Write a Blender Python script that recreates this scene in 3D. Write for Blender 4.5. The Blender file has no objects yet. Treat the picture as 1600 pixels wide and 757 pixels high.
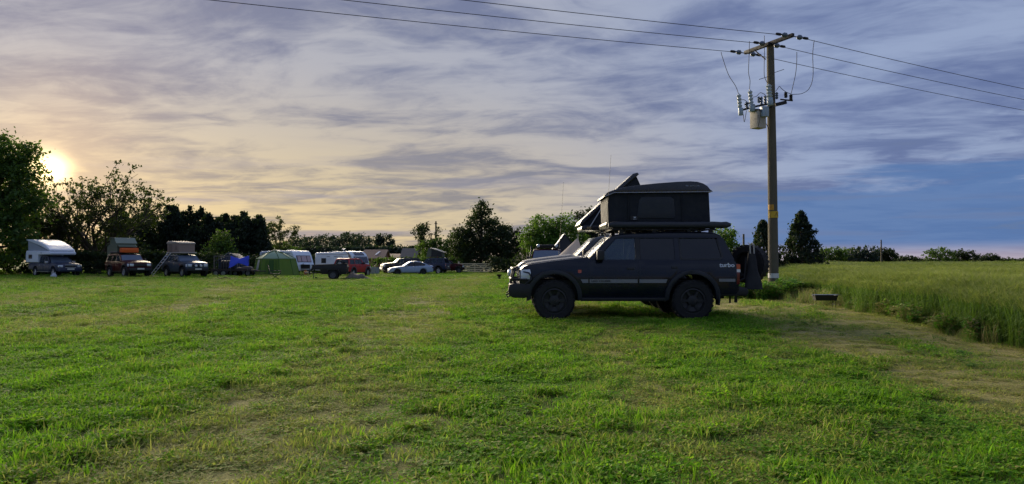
import bpy, bmesh, math, random
import numpy as np
from mathutils import Vector, Matrix

# ------------------------------------------------------------------ camera
SC = bpy.context.scene
COL = SC.collection
R = math.radians
F = 1186.0                      # focal length in photo pixels (1600 wide)
EYE = 1.25
HOR = 408.0                     # horizon row in the photograph
cam_d = bpy.data.cameras.new('camera')
cam_d.sensor_width = 36.0
cam_d.lens = F / 1600.0 * 36.0
cam_d.clip_start = 0.1
cam_d.clip_end = 4000.0
cam = bpy.data.objects.new('camera', cam_d)
COL.objects.link(cam)
cam.location = (0, 0, EYE)
cam.rotation_euler = (R(90) + math.atan((HOR - 378.5) / F), 0, 0)
SC.camera = cam

# ------------------------------------------------------------------ light
SUN_AZ = math.atan((76 - 800) / F)          # to the left of the view direction
SUN_EL = R(5.9)
SUN_DIR = Vector((math.sin(SUN_AZ) * math.cos(SUN_EL), math.cos(SUN_AZ) * math.cos(SUN_EL), math.sin(SUN_EL)))
SC.view_settings.view_transform = 'Standard'
SC.view_settings.look = 'None'
SC.view_settings.gamma = 1.0
SC.view_settings.use_curve_mapping = False
SC.view_settings.exposure = 1.3

sun_l = bpy.data.lights.new('sun', 'SUN')
sun_l.energy = 5.0
sun_l.angle = R(55)
sun_l.color = (1.0, 0.84, 0.60)
sun = bpy.data.objects.new('sun', sun_l)
COL.objects.link(sun)
sun.rotation_euler = (-SUN_DIR).to_track_quat('-Z', 'Y').to_euler()


class NT:
    """small helper round a node tree"""
    def __init__(s, tree):
        s.t = tree; s.n = tree.nodes; s.l = tree.links
    def new(s, typ, ins=None, **kw):
        nd = s.n.new(typ)
        for k, v in kw.items():
            setattr(nd, k, v)
        for k, v in (ins or {}).items():
            s.put(nd.inputs[k], v)
        return nd
    def put(s, sock, v):
        if isinstance(v, bpy.types.NodeSocket):
            s.l.new(v, sock)
        else:
            if sock.type == 'RGBA' and len(v) == 3:
                v = (*v, 1.0)
            sock.default_value = v
    def math(s, op, a, b=0.0, c=0.0, clamp=False):
        nd = s.new('ShaderNodeMath', {0: a, 1: b, 2: c}, operation=op, use_clamp=clamp)
        return nd.outputs[0]
    def vmath(s, op, a, b=(0, 0, 0), out=0):
        nd = s.new('ShaderNodeVectorMath', {0: a, 1: b}, operation=op)
        return nd.outputs[out]
    def mix(s, fac, a, b, mode='MIX'):
        nd = s.n.new('ShaderNodeMix'); nd.data_type = 'RGBA'; nd.blend_type = mode
        s.put(nd.inputs[0], fac); s.put(nd.inputs[6], a); s.put(nd.inputs[7], b)
        return nd.outputs[2]
    def rng(s, v, a, b, c=0.0, d=1.0, smooth=True):
        nd = s.new('ShaderNodeMapRange', {0: v, 1: a, 2: b, 3: c, 4: d}, interpolation_type='SMOOTHSTEP' if smooth else 'LINEAR')
        return nd.outputs[0]
    def noise(s, vec, scale, detail=3.0, rough=0.55, dist=0.0, col=False):
        nd = s.new('ShaderNodeTexNoise', {'Scale': scale, 'Detail': detail, 'Roughness': rough, 'Distortion': dist})
        if vec is not None:
            s.l.new(vec, nd.inputs['Vector'])
        return nd.outputs['Color' if col else 'Fac']
    def sep(s, vec):
        nd = s.new('ShaderNodeSeparateXYZ', {0: vec}); return nd.outputs[0], nd.outputs[1], nd.outputs[2]
    def comb(s, x, y, z):
        return s.new('ShaderNodeCombineXYZ', {0: x, 1: y, 2: z}).outputs[0]
    def ramp(s, fac, stops, interp='LINEAR'):
        nd = s.new('ShaderNodeValToRGB', {0: fac}); cr = nd.color_ramp; cr.interpolation = interp
        cr.elements[0].position = stops[0][0]; cr.elements[1].position = stops[-1][0]
        for p, c in stops[1:-1]:
            cr.elements.new(p)
        for e, (p, c) in zip(cr.elements, stops):
            e.color = (*c, 1.0) if not isinstance(c, (int, float)) else (c, c, c, 1.0)
        return nd.outputs[0]


# ------------------------------------------------------------------ sky: evening cloud sheet over a clear sky
world = bpy.data.worlds.new('World'); SC.world = world; world.use_nodes = True
w = NT(world.node_tree); w.n.clear()
tc = w.new('ShaderNodeTexCoord')
D = w.vmath('NORMALIZE', tc.outputs['Generated'])
dx, dy, dz = w.sep(D)
sky = w.new('ShaderNodeTexSky', sky_type='NISHITA', sun_disc=False, sun_elevation=SUN_EL, sun_rotation=SUN_AZ,
            altitude=20.0, air_density=1.0, dust_density=1.5, ozone_density=1.5)
clear = w.vmath('SCALE', sky.outputs[0]); clear.node.inputs['Scale'].default_value = 0.06
sd = w.vmath('DOT_PRODUCT', D, tuple(SUN_DIR), out=1)
el = w.math('MAXIMUM', dz, 0.0)
# project the direction on a flat cloud deck
k = w.math('DIVIDE', 1.0, w.math('ADD', el, 0.085))
deck = w.comb(w.math('MULTIPLY', dx, k), w.math('MULTIPLY', dy, k), 0.0)
rot = w.new('ShaderNodeVectorRotate', {'Vector': deck, 'Angle': R(18)}, rotation_type='Z_AXIS').outputs[0]
str1 = w.vmath('MULTIPLY', rot, (0.78, 1.0, 1.0))
warp = w.noise(str1, 0.9, 3, col=True)
str1w = w.vmath('ADD', str1, w.vmath('MULTIPLY', w.vmath('SUBTRACT', warp, (0.5, 0.5, 0.5)), (0.9, 0.9, 0)))
n1 = w.noise(str1w, 0.95, 8, 0.58, 0.5)
n2 = w.noise(w.vmath('MULTIPLY', rot, (1.2, 1.8, 1.0)), 1.9, 6, 0.62, 0.8)
n3 = w.noise(w.vmath('ADD', str1w, (7.3, 2.1, 0)), 4.2, 5, 0.6, 0.2)
nn = w.math('ADD', w.math('MULTIPLY', n1, 0.66), w.math('ADD', w.math('MULTIPLY', n2, 0.20), w.math('MULTIPLY', n3, 0.15)))
lit = w.rng(nn, 0.405, 0.575)
warm = w.rng(sd, 0.56, 0.985)
warm2 = w.rng(sd, 0.80, 1.0)
low = w.rng(el, 0.27, 0.03)
warmlow = w.math('MULTIPLY', warm, w.math('ADD', 0.30, w.math('MULTIPLY', low, 0.70)))
c_lit = w.mix(warmlow, (0.168, 0.208, 0.310), (0.385, 0.308, 0.180))
c_drk = w.mix(warmlow, (0.072, 0.098, 0.195), (0.158, 0.146, 0.140))
deckc = w.mix(lit, c_drk, c_lit)
# low dark bank far to the right, ragged along its top
az = w.math('ARCTAN2', dx, dy)
bv = w.comb(w.math('MULTIPLY', az, 3.0), w.math('MULTIPLY', el, 22.0), 0.0)
bn = w.noise(bv, 1.5, 6, 0.62, 0.3)
btop = w.math('ADD', el, w.math('MULTIPLY', w.math('SUBTRACT', bn, 0.5), 0.13))
bank = w.math('MULTIPLY', w.rng(btop, 0.108, 0.082), w.rng(sd, 0.80, 0.62))
bank = w.math('MULTIPLY', bank, w.rng(el, 0.004, 0.022))
deckc = w.mix(w.math('MULTIPLY', bank, 0.86), deckc, (0.050, 0.103, 0.228))
# long thin dark bars near the horizon
barn = w.noise(w.comb(w.math('MULTIPLY', az, 2.2), w.math('MULTIPLY', el, 34.0), 3.7), 1.3, 4, 0.55)
bars = w.math('MULTIPLY', w.rng(barn, 0.53, 0.66), w.rng(el, 0.19, 0.05))
deckc = w.mix(w.math('MULTIPLY', bars, 0.55), deckc, w.mix(warm, (0.080, 0.110, 0.200), (0.160, 0.158, 0.205)))
# pale strip of clear sky low down
strip = w.rng(el, 0.026, 0.0)
deckc = w.mix(w.math('MULTIPLY', strip, 0.7), deckc, w.mix(warm, (0.300, 0.240, 0.262), (0.300, 0.232, 0.195)))
# light of the veiled sun in the cloud
g1 = w.math('POWER', w.math('MAXIMUM', sd, 0.0), 9000.0)
g2 = w.math('POWER', w.math('MAXIMUM', sd, 0.0), 260.0)
g3 = w.math('POWER', w.math('MAXIMUM', sd, 0.0), 34.0)
glow = w.mix(1.0, w.mix(1.0, w.vmath('SCALE', (1.0, 0.72, 0.32)), w.vmath('SCALE', (1.0, 0.62, 0.22)), 'ADD'), w.vmath('SCALE', (1.0, 0.66, 0.30)), 'ADD')
sc1, sc2, sc3 = [nd for nd in w.n if nd.type == 'VECT_MATH' and nd.operation == 'SCALE' and not nd.inputs[0].is_linked]
w.put(sc1.inputs['Scale'], w.math('MULTIPLY', g1, 2.2))
w.put(sc2.inputs['Scale'], w.math('MULTIPLY', g2, 0.16))
w.put(sc3.inputs['Scale'], w.math('MULTIPLY', g3, 0.05))
cover = w.rng(nn, 0.28, 0.44, 0.72, 0.97)
final = w.mix(cover, clear, deckc)
final = w.mix(1.0, final, glow, 'ADD')
bg = w.new('ShaderNodeBackground', {'Color': final, 'Strength': 0.75})
out = w.new('ShaderNodeOutputWorld', {'Surface': bg.outputs[0]})

SC.cycles.max_bounces = 6
SC.cycles.diffuse_bounces = 3
SC.cycles.glossy_bounces = 3
SC.cycles.transmission_bounces = 4
SC.cycles.transparent_max_bounces = 8
SC.cycles.caustics_reflective = False
SC.cycles.caustics_refractive = False
SC.cycles.sample_clamp_indirect = 4.0
SC.cycles.use_denoising = True
SC.cycles.pixel_filter_type = 'BLACKMAN_HARRIS'


# ------------------------------------------------------------------ ground heights
def sst(a, b, v):
    t = np.clip((np.asarray(v, float) - a) / (b - a), 0, 1)
    return t * t * (3 - 2 * t)


def gz(x, y):
    x = np.asarray(x, float); y = np.asarray(y, float)
    dip = -0.17 * sst(28, 60, y) * sst(-34, -16, x) * (1 - sst(3, 10, x)) - 0.08 * sst(62, 82, y) * sst(-34, -16, x) * (1 - sst(3, 10, x))
    roll = 0.018 * np.sin(x * 0.9 + 0.4) * np.sin(y * 0.35 + 1.0) + 0.012 * np.sin(x * 2.3 + y * 0.21)
    roll = roll * (1 - sst(40, 60, y))
    near = 0.03 * sst(12, 15, y) * (1 - sst(20, 30, y)) * sst(-1, 1, x)
    return dip + roll + near


def G(x, y):
    return float(gz(x, y))


def PX(px, Y):
    """world X of photo column px at distance Y"""
    return (px - 800.0) / F * Y


def ZY(py, Y):
    """world height of photo row py at distance Y"""
    return EYE + (HOR - py) / F * Y


def vnoise(x, y, seed=0):
    rs = np.random.RandomState(seed); tab = rs.rand(256, 256)
    xi = np.floor(x).astype(int); yi = np.floor(y).astype(int)
    fx = x - xi; fy = y - yi; fx = fx * fx * (3 - 2 * fx); fy = fy * fy * (3 - 2 * fy)
    g = lambda i, j: tab[i % 256, j % 256]
    return (g(xi, yi) * (1 - fx) + g(xi + 1, yi) * fx) * (1 - fy) + (g(xi, yi + 1) * (1 - fx) + g(xi + 1, yi + 1) * fx) * fy


# ------------------------------------------------------------------ mesh helpers
def tag(o, label=None, cat=None, group=None, kind=None):
    if label: o['label'] = label
    if cat: o['category'] = cat
    if group: o['group'] = group
    if kind: o['kind'] = kind
    return o


def empty(name, loc=(0, 0, 0), rz=0.0, parent=None):
    o = bpy.data.objects.new(name, None); COL.objects.link(o)
    o.empty_display_size = 0.2
    o.location = loc; o.rotation_euler = (0, 0, rz)
    o.parent = parent
    return o


def sharpen(me, ang=35):
    bm = bmesh.new(); bm.from_mesh(me)
    lim = R(ang)
    for f in bm.faces: f.smooth = True
    for e in bm.edges:
        e.smooth = not (len(e.link_faces) == 2 and e.calc_face_angle(0.0) > lim)
    bm.to_mesh(me); bm.free()


def link(name, me, mat, parent=None, smooth=35):
    if smooth: sharpen(me, smooth)
    if mat is not None and not me.materials: me.materials.append(mat)
    o = bpy.data.objects.new(name, me); COL.objects.link(o); o.parent = parent
    return o


def from_bm(name, bm, mat, parent=None, smooth=35):
    me = bpy.data.meshes.new(name); bm.normal_update(); bm.to_mesh(me); bm.free()
    return link(name, me, mat, parent, smooth)


class MB:
    """collects simple shapes that make up ONE part"""
    def __init__(s): s.v = []; s.f = []
    def add(s, vs, fs):
        b = len(s.v); s.v += [tuple(v) for v in vs]; s.f += [tuple(b + i for i in f) for f in fs]; return s
    def box(s, c, d, rz=0.0, ry=0.0, rx=0.0, top=1.0):
        m = Matrix.Rotation(rz, 3, 'Z') @ Matrix.Rotation(ry, 3, 'Y') @ Matrix.Rotation(rx, 3, 'X')
        vs = []
        for sz in (-1, 1):
            for sx, sy in ((-1, -1), (1, -1), (1, 1), (-1, 1)):
                t = top if sz > 0 else 1.0
                vs.append(Vector(c) + m @ Vector((sx * d[0] / 2 * t, sy * d[1] / 2 * t, sz * d[2] / 2)))
        return s.add(vs, [(3, 2, 1, 0), (4, 5, 6, 7), (0, 1, 5, 4), (1, 2, 6, 5), (2, 3, 7, 6), (3, 0, 4, 7)])
    def tube(s, pts, r, n=8, cap=True):
        pts = [Vector(p) for p in pts]
        rs = r if isinstance(r, (list, tuple)) else [r] * len(pts)
        b = len(s.v); up = None
        for i, p in enumerate(pts):
            t = (pts[min(i + 1, len(pts) - 1)] - pts[max(i - 1, 0)]).normalized()
            if up is None:
                up = Vector((0, 0, 1)) if abs(t.z) < 0.9 else Vector((1, 0, 0))
            a = t.cross(up); a = a.normalized() if a.length > 1e-5 else t.orthogonal().normalized()
            up = a.cross(t).normalized()
            for j in range(n):
                q = 2 * math.pi * j / n
                s.v.append(tuple(p + (a * math.cos(q) + up * math.sin(q)) * rs[i]))
        for i in range(len(pts) - 1):
            for j in range(n):
                j2 = (j + 1) % n
                s.f.append((b + i * n + j, b + i * n + j2, b + (i + 1) * n + j2, b + (i + 1) * n + j))
        if cap:
            s.f.append(tuple(b + j for j in reversed(range(n))))
            s.f.append(tuple(b + (len(pts) - 1) * n + j for j in range(n)))
        return s
    def lathe(s, prof, axis='y', n=24, c=(0, 0, 0), closed=True):
        """prof: (radius, along)"""
        b = len(s.v); m = len(prof)
        for j in range(n):
            q = 2 * math.pi * j / n; cq, sq = math.cos(q), math.sin(q)
            for r, a in prof:
                p = {'y': (r * cq, a, r * sq), 'z': (r * cq, r * sq, a), 'x': (a, r * cq, r * sq)}[axis]
                s.v.append((p[0] + c[0], p[1] + c[1], p[2] + c[2]))
        for j in range(n):
            j2 = (j + 1) % n
            for i in range(m if closed else m - 1):
                i2 = (i + 1) % m
                s.f.append((b + j * m + i, b + j2 * m + i, b + j2 * m + i2, b + j * m + i2))
        return s
    def prism(s, poly, y0, y1):
        """polygon in x,z pushed along y"""
        n = len(poly)
        vs = [(x, y0, z) for x, z in poly] + [(x, y1, z) for x, z in poly]
        return s.add(vs, [tuple(range(n)), tuple(reversed(range(n, 2 * n)))] + [(i, i + n, (i + 1) % n + n, (i + 1) % n) for i in range(n)])
    def sheet(s, grid, thick=None):
        """grid[i][j] of points"""
        a, b_ = len(grid), len(grid[0])
        vs = [p for row in grid for p in row]
        fs = [(i * b_ + j, i * b_ + j + 1, (i + 1) * b_ + j + 1, (i + 1) * b_ + j) for i in range(a - 1) for j in range(b_ - 1)]
        if thick:
            n = len(vs); t = Vector(thick)
            vs2 = [Vector(p) + t for p in vs]
            fs2 = [tuple(n + q for q in reversed(f)) for f in fs]
            rim = [j for j in range(b_)] + [i * b_ + b_ - 1 for i in range(1, a)] + [(a - 1) * b_ + j for j in range(b_ - 2, -1, -1)] + [i * b_ for i in range(a - 2, 0, -1)]
            fs3 = [(rim[q], rim[(q + 1) % len(rim)], n + rim[(q + 1) % len(rim)], n + rim[q]) for q in range(len(rim))]
            return s.add(vs + vs2, fs + fs2 + fs3)
        return s.add(vs, fs)
    def build(s, name, mat, parent=None, smooth=35, bevel=0.0, seg=2):
        me = bpy.data.meshes.new(name); me.from_pydata(s.v, [], s.f)
        bm = bmesh.new(); bm.from_mesh(me)
        bmesh.ops.recalc_face_normals(bm, faces=bm.faces)
        if bevel:
            es = [e for e in bm.edges if len(e.link_faces) == 2 and e.calc_face_angle(0.0) > R(30)]
            bmesh.ops.bevel(bm, geom=es, offset=bevel, segments=seg, profile=0.6, affect='EDGES', clamp_overlap=True)
        bm.to_mesh(me); bm.free()
        return link(name, me, mat, parent, smooth)


def copy_tree(o, parent=None):
    c = o.copy(); COL.objects.link(c); c.parent = parent
    for ch in [q for q in COL.objects if q.parent == o]:
        copy_tree(ch, c)
    return c


# ------------------------------------------------------------------ materials
MATS = {}


def mat(name, col, rough=0.6, metal=0.0, var=0.25, scale=6.0, bump=0.0, bscale=40.0, dirt=0.0, dirtcol=(0.10, 0.08, 0.055),
        coat=0.0, spec=0.5, trans=0.0, coords='Object'):
    if name in MATS: return MATS[name]
    m = bpy.data.materials.new(name); m.use_nodes = True
    t = NT(m.node_tree); b = t.n['Principled BSDF']
    tcd = t.new('ShaderNodeTexCoord').outputs[coords]
    n = t.noise(tcd, scale, 5, 0.6)
    c = t.mix(n, tuple(q * (1 - var) for q in col), tuple(min(1, q * (1 + var)) for q in col))
    if dirt:
        dn = t.noise(tcd, scale * 0.6, 6, 0.7, 0.4)
        c = t.mix(t.rng(dn, 0.62 - dirt * 0.3, 0.80), c, dirtcol)
    t.put(b.inputs['Base Color'], c)
    rn = t.rng(n, 0.3, 0.7, max(0.02, rough - 0.08), min(1, rough + 0.08))
    t.put(b.inputs['Roughness'], rn)
    b.inputs['Metallic'].default_value = metal
    b.inputs['Coat Weight'].default_value = coat
    b.inputs['Coat Roughness'].default_value = 0.05
    b.inputs['Specular IOR Level'].default_value = spec
    if bump:
        bn = t.noise(tcd, bscale, 4, 0.6)
        bp = t.new('ShaderNodeBump', {'Height': bn, 'Strength': bump, 'Distance': 0.01})
        t.put(b.inputs['Normal'], bp.outputs[0])
    if trans:
        tr = t.new('ShaderNodeBsdfTranslucent', {'Color': c})
        mx = t.new('ShaderNodeMixShader', {0: trans, 1: b.outputs[0], 2: tr.outputs[0]})
        t.put(t.n['Material Output'].inputs[0], mx.outputs[0])
    MATS[name] = m
    return m


def glass(name, tint=(0.02, 0.03, 0.04), see=0.35, rough=0.03):
    if name in MATS: return MATS[name]
    m = bpy.data.materials.new(name); m.use_nodes = True
    t = NT(m.node_tree); b = t.n['Principled BSDF']
    b.inputs['Base Color'].default_value = (*tint, 1)
    tcd = t.new('ShaderNodeTexCoord').outputs['Object']
    t.put(b.inputs['Roughness'], t.rng(t.noise(tcd, 9, 4), 0.3, 0.8, rough, rough + 0.12))
    tr = t.new('ShaderNodeBsdfTransparent', {'Color': (0.75, 0.82, 0.85, 1)})
    mx = t.new('ShaderNodeMixShader', {0: see, 1: b.outputs[0], 2: tr.outputs[0]})
    t.put(t.n['Material Output'].inputs[0], mx.outputs[0])
    MATS[name] = m
    return m


def leafmat(name, cols, trans=0.35, rough=0.6, dry=None):
    """foliage: colour differs from leaf to leaf"""
    if name in MATS: return MATS[name]
    m = bpy.data.materials.new(name); m.use_nodes = True
    t = NT(m.node_tree); b = t.n['Principled BSDF']
    g = t.new('ShaderNodeNewGeometry')
    ri = g.outputs['Random Per Island']
    stops = [(i / (len(cols) - 1), c) for i, c in enumerate(cols)]
    c = t.ramp(ri, stops)
    pn = t.noise(g.outputs['Position'], 0.55, 3)
    c = t.mix(t.rng(pn, 0.35, 0.7, 0.0, 0.5), c, tuple(q * 0.55 for q in cols[0]))
    if dry:
        at = t.new('ShaderNodeAttribute', attribute_type='INSTANCER', attribute_name='dry')
        rj = t.math('FRACT', t.math('MULTIPLY', ri, 7.31))
        f = t.math('ADD', t.math('SUBTRACT', at.outputs['Fac'], rj), 0.12)
        c = t.mix(t.rng(f, -0.12, 0.25), c, t.ramp(t.math('FRACT', t.math('MULTIPLY', ri, 3.7)), dry))
    t.put(b.inputs['Base Color'], c)
    b.inputs['Roughness'].default_value = rough
    b.inputs['Specular IOR Level'].default_value = 0.3
    tr = t.new('ShaderNodeBsdfTranslucent', {'Color': t.mix(0.35, c, (0.20, 0.36, 0.02), 'MIX')})
    mx = t.new('ShaderNodeMixShader', {0: trans, 1: b.outputs[0], 2: tr.outputs[0]})
    t.put(t.n['Material Output'].inputs[0], mx.outputs[0])
    MATS[name] = m
    return m

# ================================================================== the field
DRY_X = [-30, -24, -20, -16, -13, -11.4, -10, -8.6, -7.4, -6.2, -5, -3.6, -2.7, -1.7, -0.9, 0, 0.7, 1.35, 2.0, 3.0, 3.9, 4.5, 5.2, 5.7, 6.1, 6.7, 7.4, 8.0, 9.0]
DRY_V = [.30, .10, .45, .12, .50, .25, .20, .62, .42, .08, .03, .06, .55, .62, .34, .12, .18, .60, .26, .02, .10, .78, .85, .62, .55, .82, .90, .78, .70]


def row_x(x, y):
    return x * (1 - 0.012 * (np.minimum(y, 40) - 10))


def dryness(x, y):
    u = row_x(x, y) + (vnoise(x * 0.35 + 9, y * 0.18 + 3, 1) - 0.5) * 0.8
    d = np.interp(u, DRY_X, DRY_V)
    n = 0.6 * vnoise(x * 0.9, y * 0.55, 2) + 0.4 * vnoise(x * 3.1, y * 2.2, 3)
    return np.clip(0.10 + d * 0.95 + (n - 0.5) * 0.95, 0, 1)


def wheat_edge(y):
    """left edge of the barley"""
    y = np.asarray(y, float)
    e = np.interp(y, [0, 9, 11.2, 15.3, 18, 21, 24, 200], [6.5, 7.3, 7.75, 8.35, 8.8, 9.35, 9.6, 9.6 + .335 * 176])
    return e + 0.12 * np.sin(y * 0.9) + 0.10 * np.sin(y * 2.3 + 1)


gm = bpy.data.materials.new('field_soil_and_stubble'); gm.use_nodes = True
t = NT(gm.node_tree); b = t.n['Principled BSDF']
gp = t.new('ShaderNodeNewGeometry').outputs['Position']
gx, gy, _z = t.sep(gp)
wob = t.noise(gp, 0.28, 2)
yy = t.math('SUBTRACT', t.math('MINIMUM', gy, 40.0), 10.0)
u = t.math('MULTIPLY', gx, t.math('SUBTRACT', 1.0, t.math('MULTIPLY', yy, 0.012)))
u = t.math('ADD', u, t.math('MULTIPLY', t.math('SUBTRACT', wob, 0.5), 1.2))
ramp = t.ramp(t.rng(u, -30, 9, 0, 1, False), [((x + 30) / 39.0, v) for x, v in zip(DRY_X, DRY_V)])
nz = t.noise(gp, 1.1, 6, 0.65)
nf = t.noise(gp, 14.0, 5, 0.7)
dr = t.math('ADD', ramp, t.math('ADD', t.math('MULTIPLY', t.math('SUBTRACT', nz, 0.5), 1.1), t.math('MULTIPLY', t.math('SUBTRACT', nf, 0.5), 0.9)), clamp=True)
green = t.mix(t.noise(gp, 5.0, 4), (0.028, 0.055, 0.010), (0.075, 0.14, 0.018))
straw = t.mix(t.noise(gp, 8.0, 4), (0.22, 0.195, 0.075), (0.44, 0.38, 0.160))
c = t.mix(dr, green, straw)
soil = t.mix(t.noise(gp, 22, 4), (0.04, 0.028, 0.016), (0.14, 0.095, 0.055))
sn = t.noise(gp, 2.4, 7, 0.7)
c = t.mix(t.math('MULTIPLY', t.rng(sn, 0.58, 0.70), 0.75), c, soil)
t.put(b.inputs['Base Color'], c)
b.inputs['Roughness'].default_value = 0.95
b.inputs['Specular IOR Level'].default_value = 0.1
bp = t.new('ShaderNodeBump', {'Height': t.noise(gp, 30, 5, 0.7), 'Strength': 0.8, 'Distance': 0.03})
t.put(b.inputs['Normal'], bp.outputs[0])

xs = np.unique(np.concatenate([np.arange(-60, 60.1, 1.0), [-1500, -900, -500, -300, -200, -140, -100, -80, 80, 100, 140, 200, 300, 500, 900, 1500]]))
ys = np.unique(np.concatenate([[-600, -200, -60, -20, -8], np.arange(-4, 100.1, 1.0), [110, 125, 150, 190, 250, 350, 500, 800, 1300, 2500]]))
XX, YY = np.meshgrid(xs, ys)
ZZ = gz(XX, YY)
vs = np.stack([XX, YY, ZZ], -1).reshape(-1, 3)
nx = len(xs)
fs = [(j * nx + i, j * nx + i + 1, (j + 1) * nx + i + 1, (j + 1) * nx + i) for j in range(len(ys) - 1) for i in range(nx - 1)]
me = bpy.data.meshes.new('ground'); me.from_pydata(vs.tolist(), [], fs)
ground = link('ground', me, gm, None, 80)
tag(ground, 'mown green field with pale dry stripes running away from the viewer', 'field', kind='structure')


# ------------------------------------------------------------------ scattering with geometry nodes
def library(name, meshes):
    c = bpy.data.collections.new(name)
    for i, me in enumerate(meshes):
        o = bpy.data.objects.new('%s_%02d' % (name, i), me); c.objects.link(o)
    return c


def scatter(name, lib, pts, rot, scale, idx, mat_, attrs=None):
    me = bpy.data.meshes.new(name); me.from_pydata(np.asarray(pts, float).tolist(), [], [])
    def at(nm, typ, arr, key):
        a = me.attributes.new(nm, typ, 'POINT'); a.data.foreach_set(key, np.ascontiguousarray(arr, dtype=np.float32 if key != 'value' or typ == 'FLOAT' else np.int32).ravel())
    at('rot', 'FLOAT_VECTOR', rot, 'vector'); at('scl', 'FLOAT_VECTOR', scale, 'vector')
    a = me.attributes.new('idx', 'INT', 'POINT'); a.data.foreach_set('value', np.asarray(idx, np.int32))
    for k_, v_ in (attrs or {}).items():
        at(k_, 'FLOAT', v_, 'value')
    o = bpy.data.objects.new(name, me); COL.objects.link(o)
    ng = bpy.data.node_groups.new(name, 'GeometryNodeTree')
    ng.interface.new_socket('Geometry', in_out='INPUT', socket_type='NodeSocketGeometry')
    ng.interface.new_socket('Geometry', in_out='OUTPUT', socket_type='NodeSocketGeometry')
    n = ng.nodes; l = ng.links
    gi = n.new('NodeGroupInput'); go = n.new('NodeGroupOutput')
    ci = n.new('GeometryNodeCollectionInfo'); ci.inputs[0].default_value = lib; ci.inputs[1].default_value = True; ci.inputs[2].default_value = True
    ip = n.new('GeometryNodeInstanceOnPoints'); ip.inputs['Pick Instance'].default_value = True
    def na(nm, typ):
        q = n.new('GeometryNodeInputNamedAttribute'); q.data_type = typ; q.inputs[0].default_value = nm
        return [s_ for s_ in q.outputs if s_.enabled and s_.name == 'Attribute'][0]
    l.new(gi.outputs[0], ip.inputs['Points']); l.new(ci.outputs[0], ip.inputs['Instance'])
    l.new(na('idx', 'INT'), ip.inputs['Instance Index'])
    l.new(na('rot', 'FLOAT_VECTOR'), ip.inputs['Rotation']); l.new(na('scl', 'FLOAT_VECTOR'), ip.inputs['Scale'])
    l.new(ip.outputs[0], go.inputs[0])
    md = o.modifiers.new('scatter', 'NODES'); md.node_group = ng
    o.data.materials.append(mat_)
    return o


def blade_mesh(name, seed, n, rad, h0, h1, wid, lean, m_, flat=0.0, seg=3):
    rs = np.random.RandomState(seed); v = []; f = []
    for _ in range(n):
        r_ = rad * math.sqrt(rs.rand()); a = rs.rand() * 6.283
        x, y = r_ * math.cos(a), r_ * math.sin(a)
        h = h0 + (h1 - h0) * rs.rand() ** 1.3; az_ = rs.rand() * 6.283
        ln = lean * (0.3 + rs.rand()) * h
        wd = wid * (0.6 + 0.8 * rs.rand()); pa = az_ + 1.57 + rs.randn() * 0.5
        b0 = len(v)
        for k_ in range(seg + 1):
            q = k_ / seg
            px_ = x + math.cos(az_) * ln * q * q; py_ = y + math.sin(az_) * ln * q * q
            pz = h * (q - 0.25 * lean * q * q) * (1 - flat) + 0.008
            ww = wd * (1 - q) ** 0.6 / 2 * (0.7 + 0.6 * q)
            if k_ == seg:
                v.append((px_, py_, pz))
            else:
                v.append((px_ - math.cos(pa) * ww, py_ - math.sin(pa) * ww, pz)); v.append((px_ + math.cos(pa) * ww, py_ + math.sin(pa) * ww, pz))
        for k_ in range(seg - 1):
            f.append((b0 + 2 * k_, b0 + 2 * k_ + 1, b0 + 2 * k_ + 3, b0 + 2 * k_ + 2))
        f.append((b0 + 2 * seg - 2, b0 + 2 * seg - 1, b0 + 2 * seg))
    me = bpy.data.meshes.new(name); me.from_pydata(v, [], f); me.materials.append(m_)
    return me


def leafy_mesh(name, seed, n, rad, h, size, m_):
    rs = np.random.RandomState(seed); v = []; f = []
    for _ in range(n):
        r_ = rad * math.sqrt(rs.rand()); a = rs.rand() * 6.283
        p = np.array([r_ * math.cos(a), r_ * math.sin(a), h * (0.25 + 0.75 * rs.rand())])
        for k_ in range(3):
            az_ = a + k_ * 2.09 + rs.rand(); up = 0.2 + 0.5 * rs.rand()
            d = np.array([math.cos(az_), math.sin(az_), up]); d /= np.linalg.norm(d)
            s_ = np.array([-math.sin(az_), math.cos(az_), 0]) * size * 0.45
            L = size * (0.7 + 0.6 * rs.rand()); b0 = len(v)
            v += [tuple(p), tuple(p + d * L * .5 + s_), tuple(p + d * L), tuple(p + d * L * .5 - s_)]
            f.append((b0, b0 + 1, b0 + 2, b0 + 3))
    me = bpy.data.meshes.new(name); me.from_pydata(v, [], f); me.materials.append(m_)
    return me


GRASS = leafmat('mown_grass', [(0.050, 0.16, 0.007), (0.115, 0.35, 0.011), (0.190, 0.48, 0.014), (0.34, 0.54, 0.028)], 0.48, 0.75,
                dry=[(0.0, (0.30, 0.29, 0.08)), (0.4, (0.42, 0.38, 0.13)), (0.7, (0.28, 0.34, 0.05)), (1.0, (0.52, 0.45, 0.20))])
tufts = [blade_mesh('tuft', 1, 46, .15, .03, .09, .011, .8, GRASS),
         blade_mesh('tuft', 2, 40, .13, .04, .12, .011, .6, GRASS),
         leafy_mesh('tuft', 3, 30, .14, .075, .032, GRASS),
         blade_mesh('tuft', 4, 34, .17, .02, .10, .009, 1.9, GRASS, flat=.45),
         blade_mesh('tuft', 5, 50, .17, .02, .065, .011, 1.1, GRASS),
         leafy_mesh('tuft', 6, 40, .14, .055, .024, GRASS),
         blade_mesh('tuft', 7, 30, .16, .015, .07, .008, 2.6, GRASS, flat=.6)]
GLIB = library('grass_tufts', tufts)
rs = np.random.RandomState(5)


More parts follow.
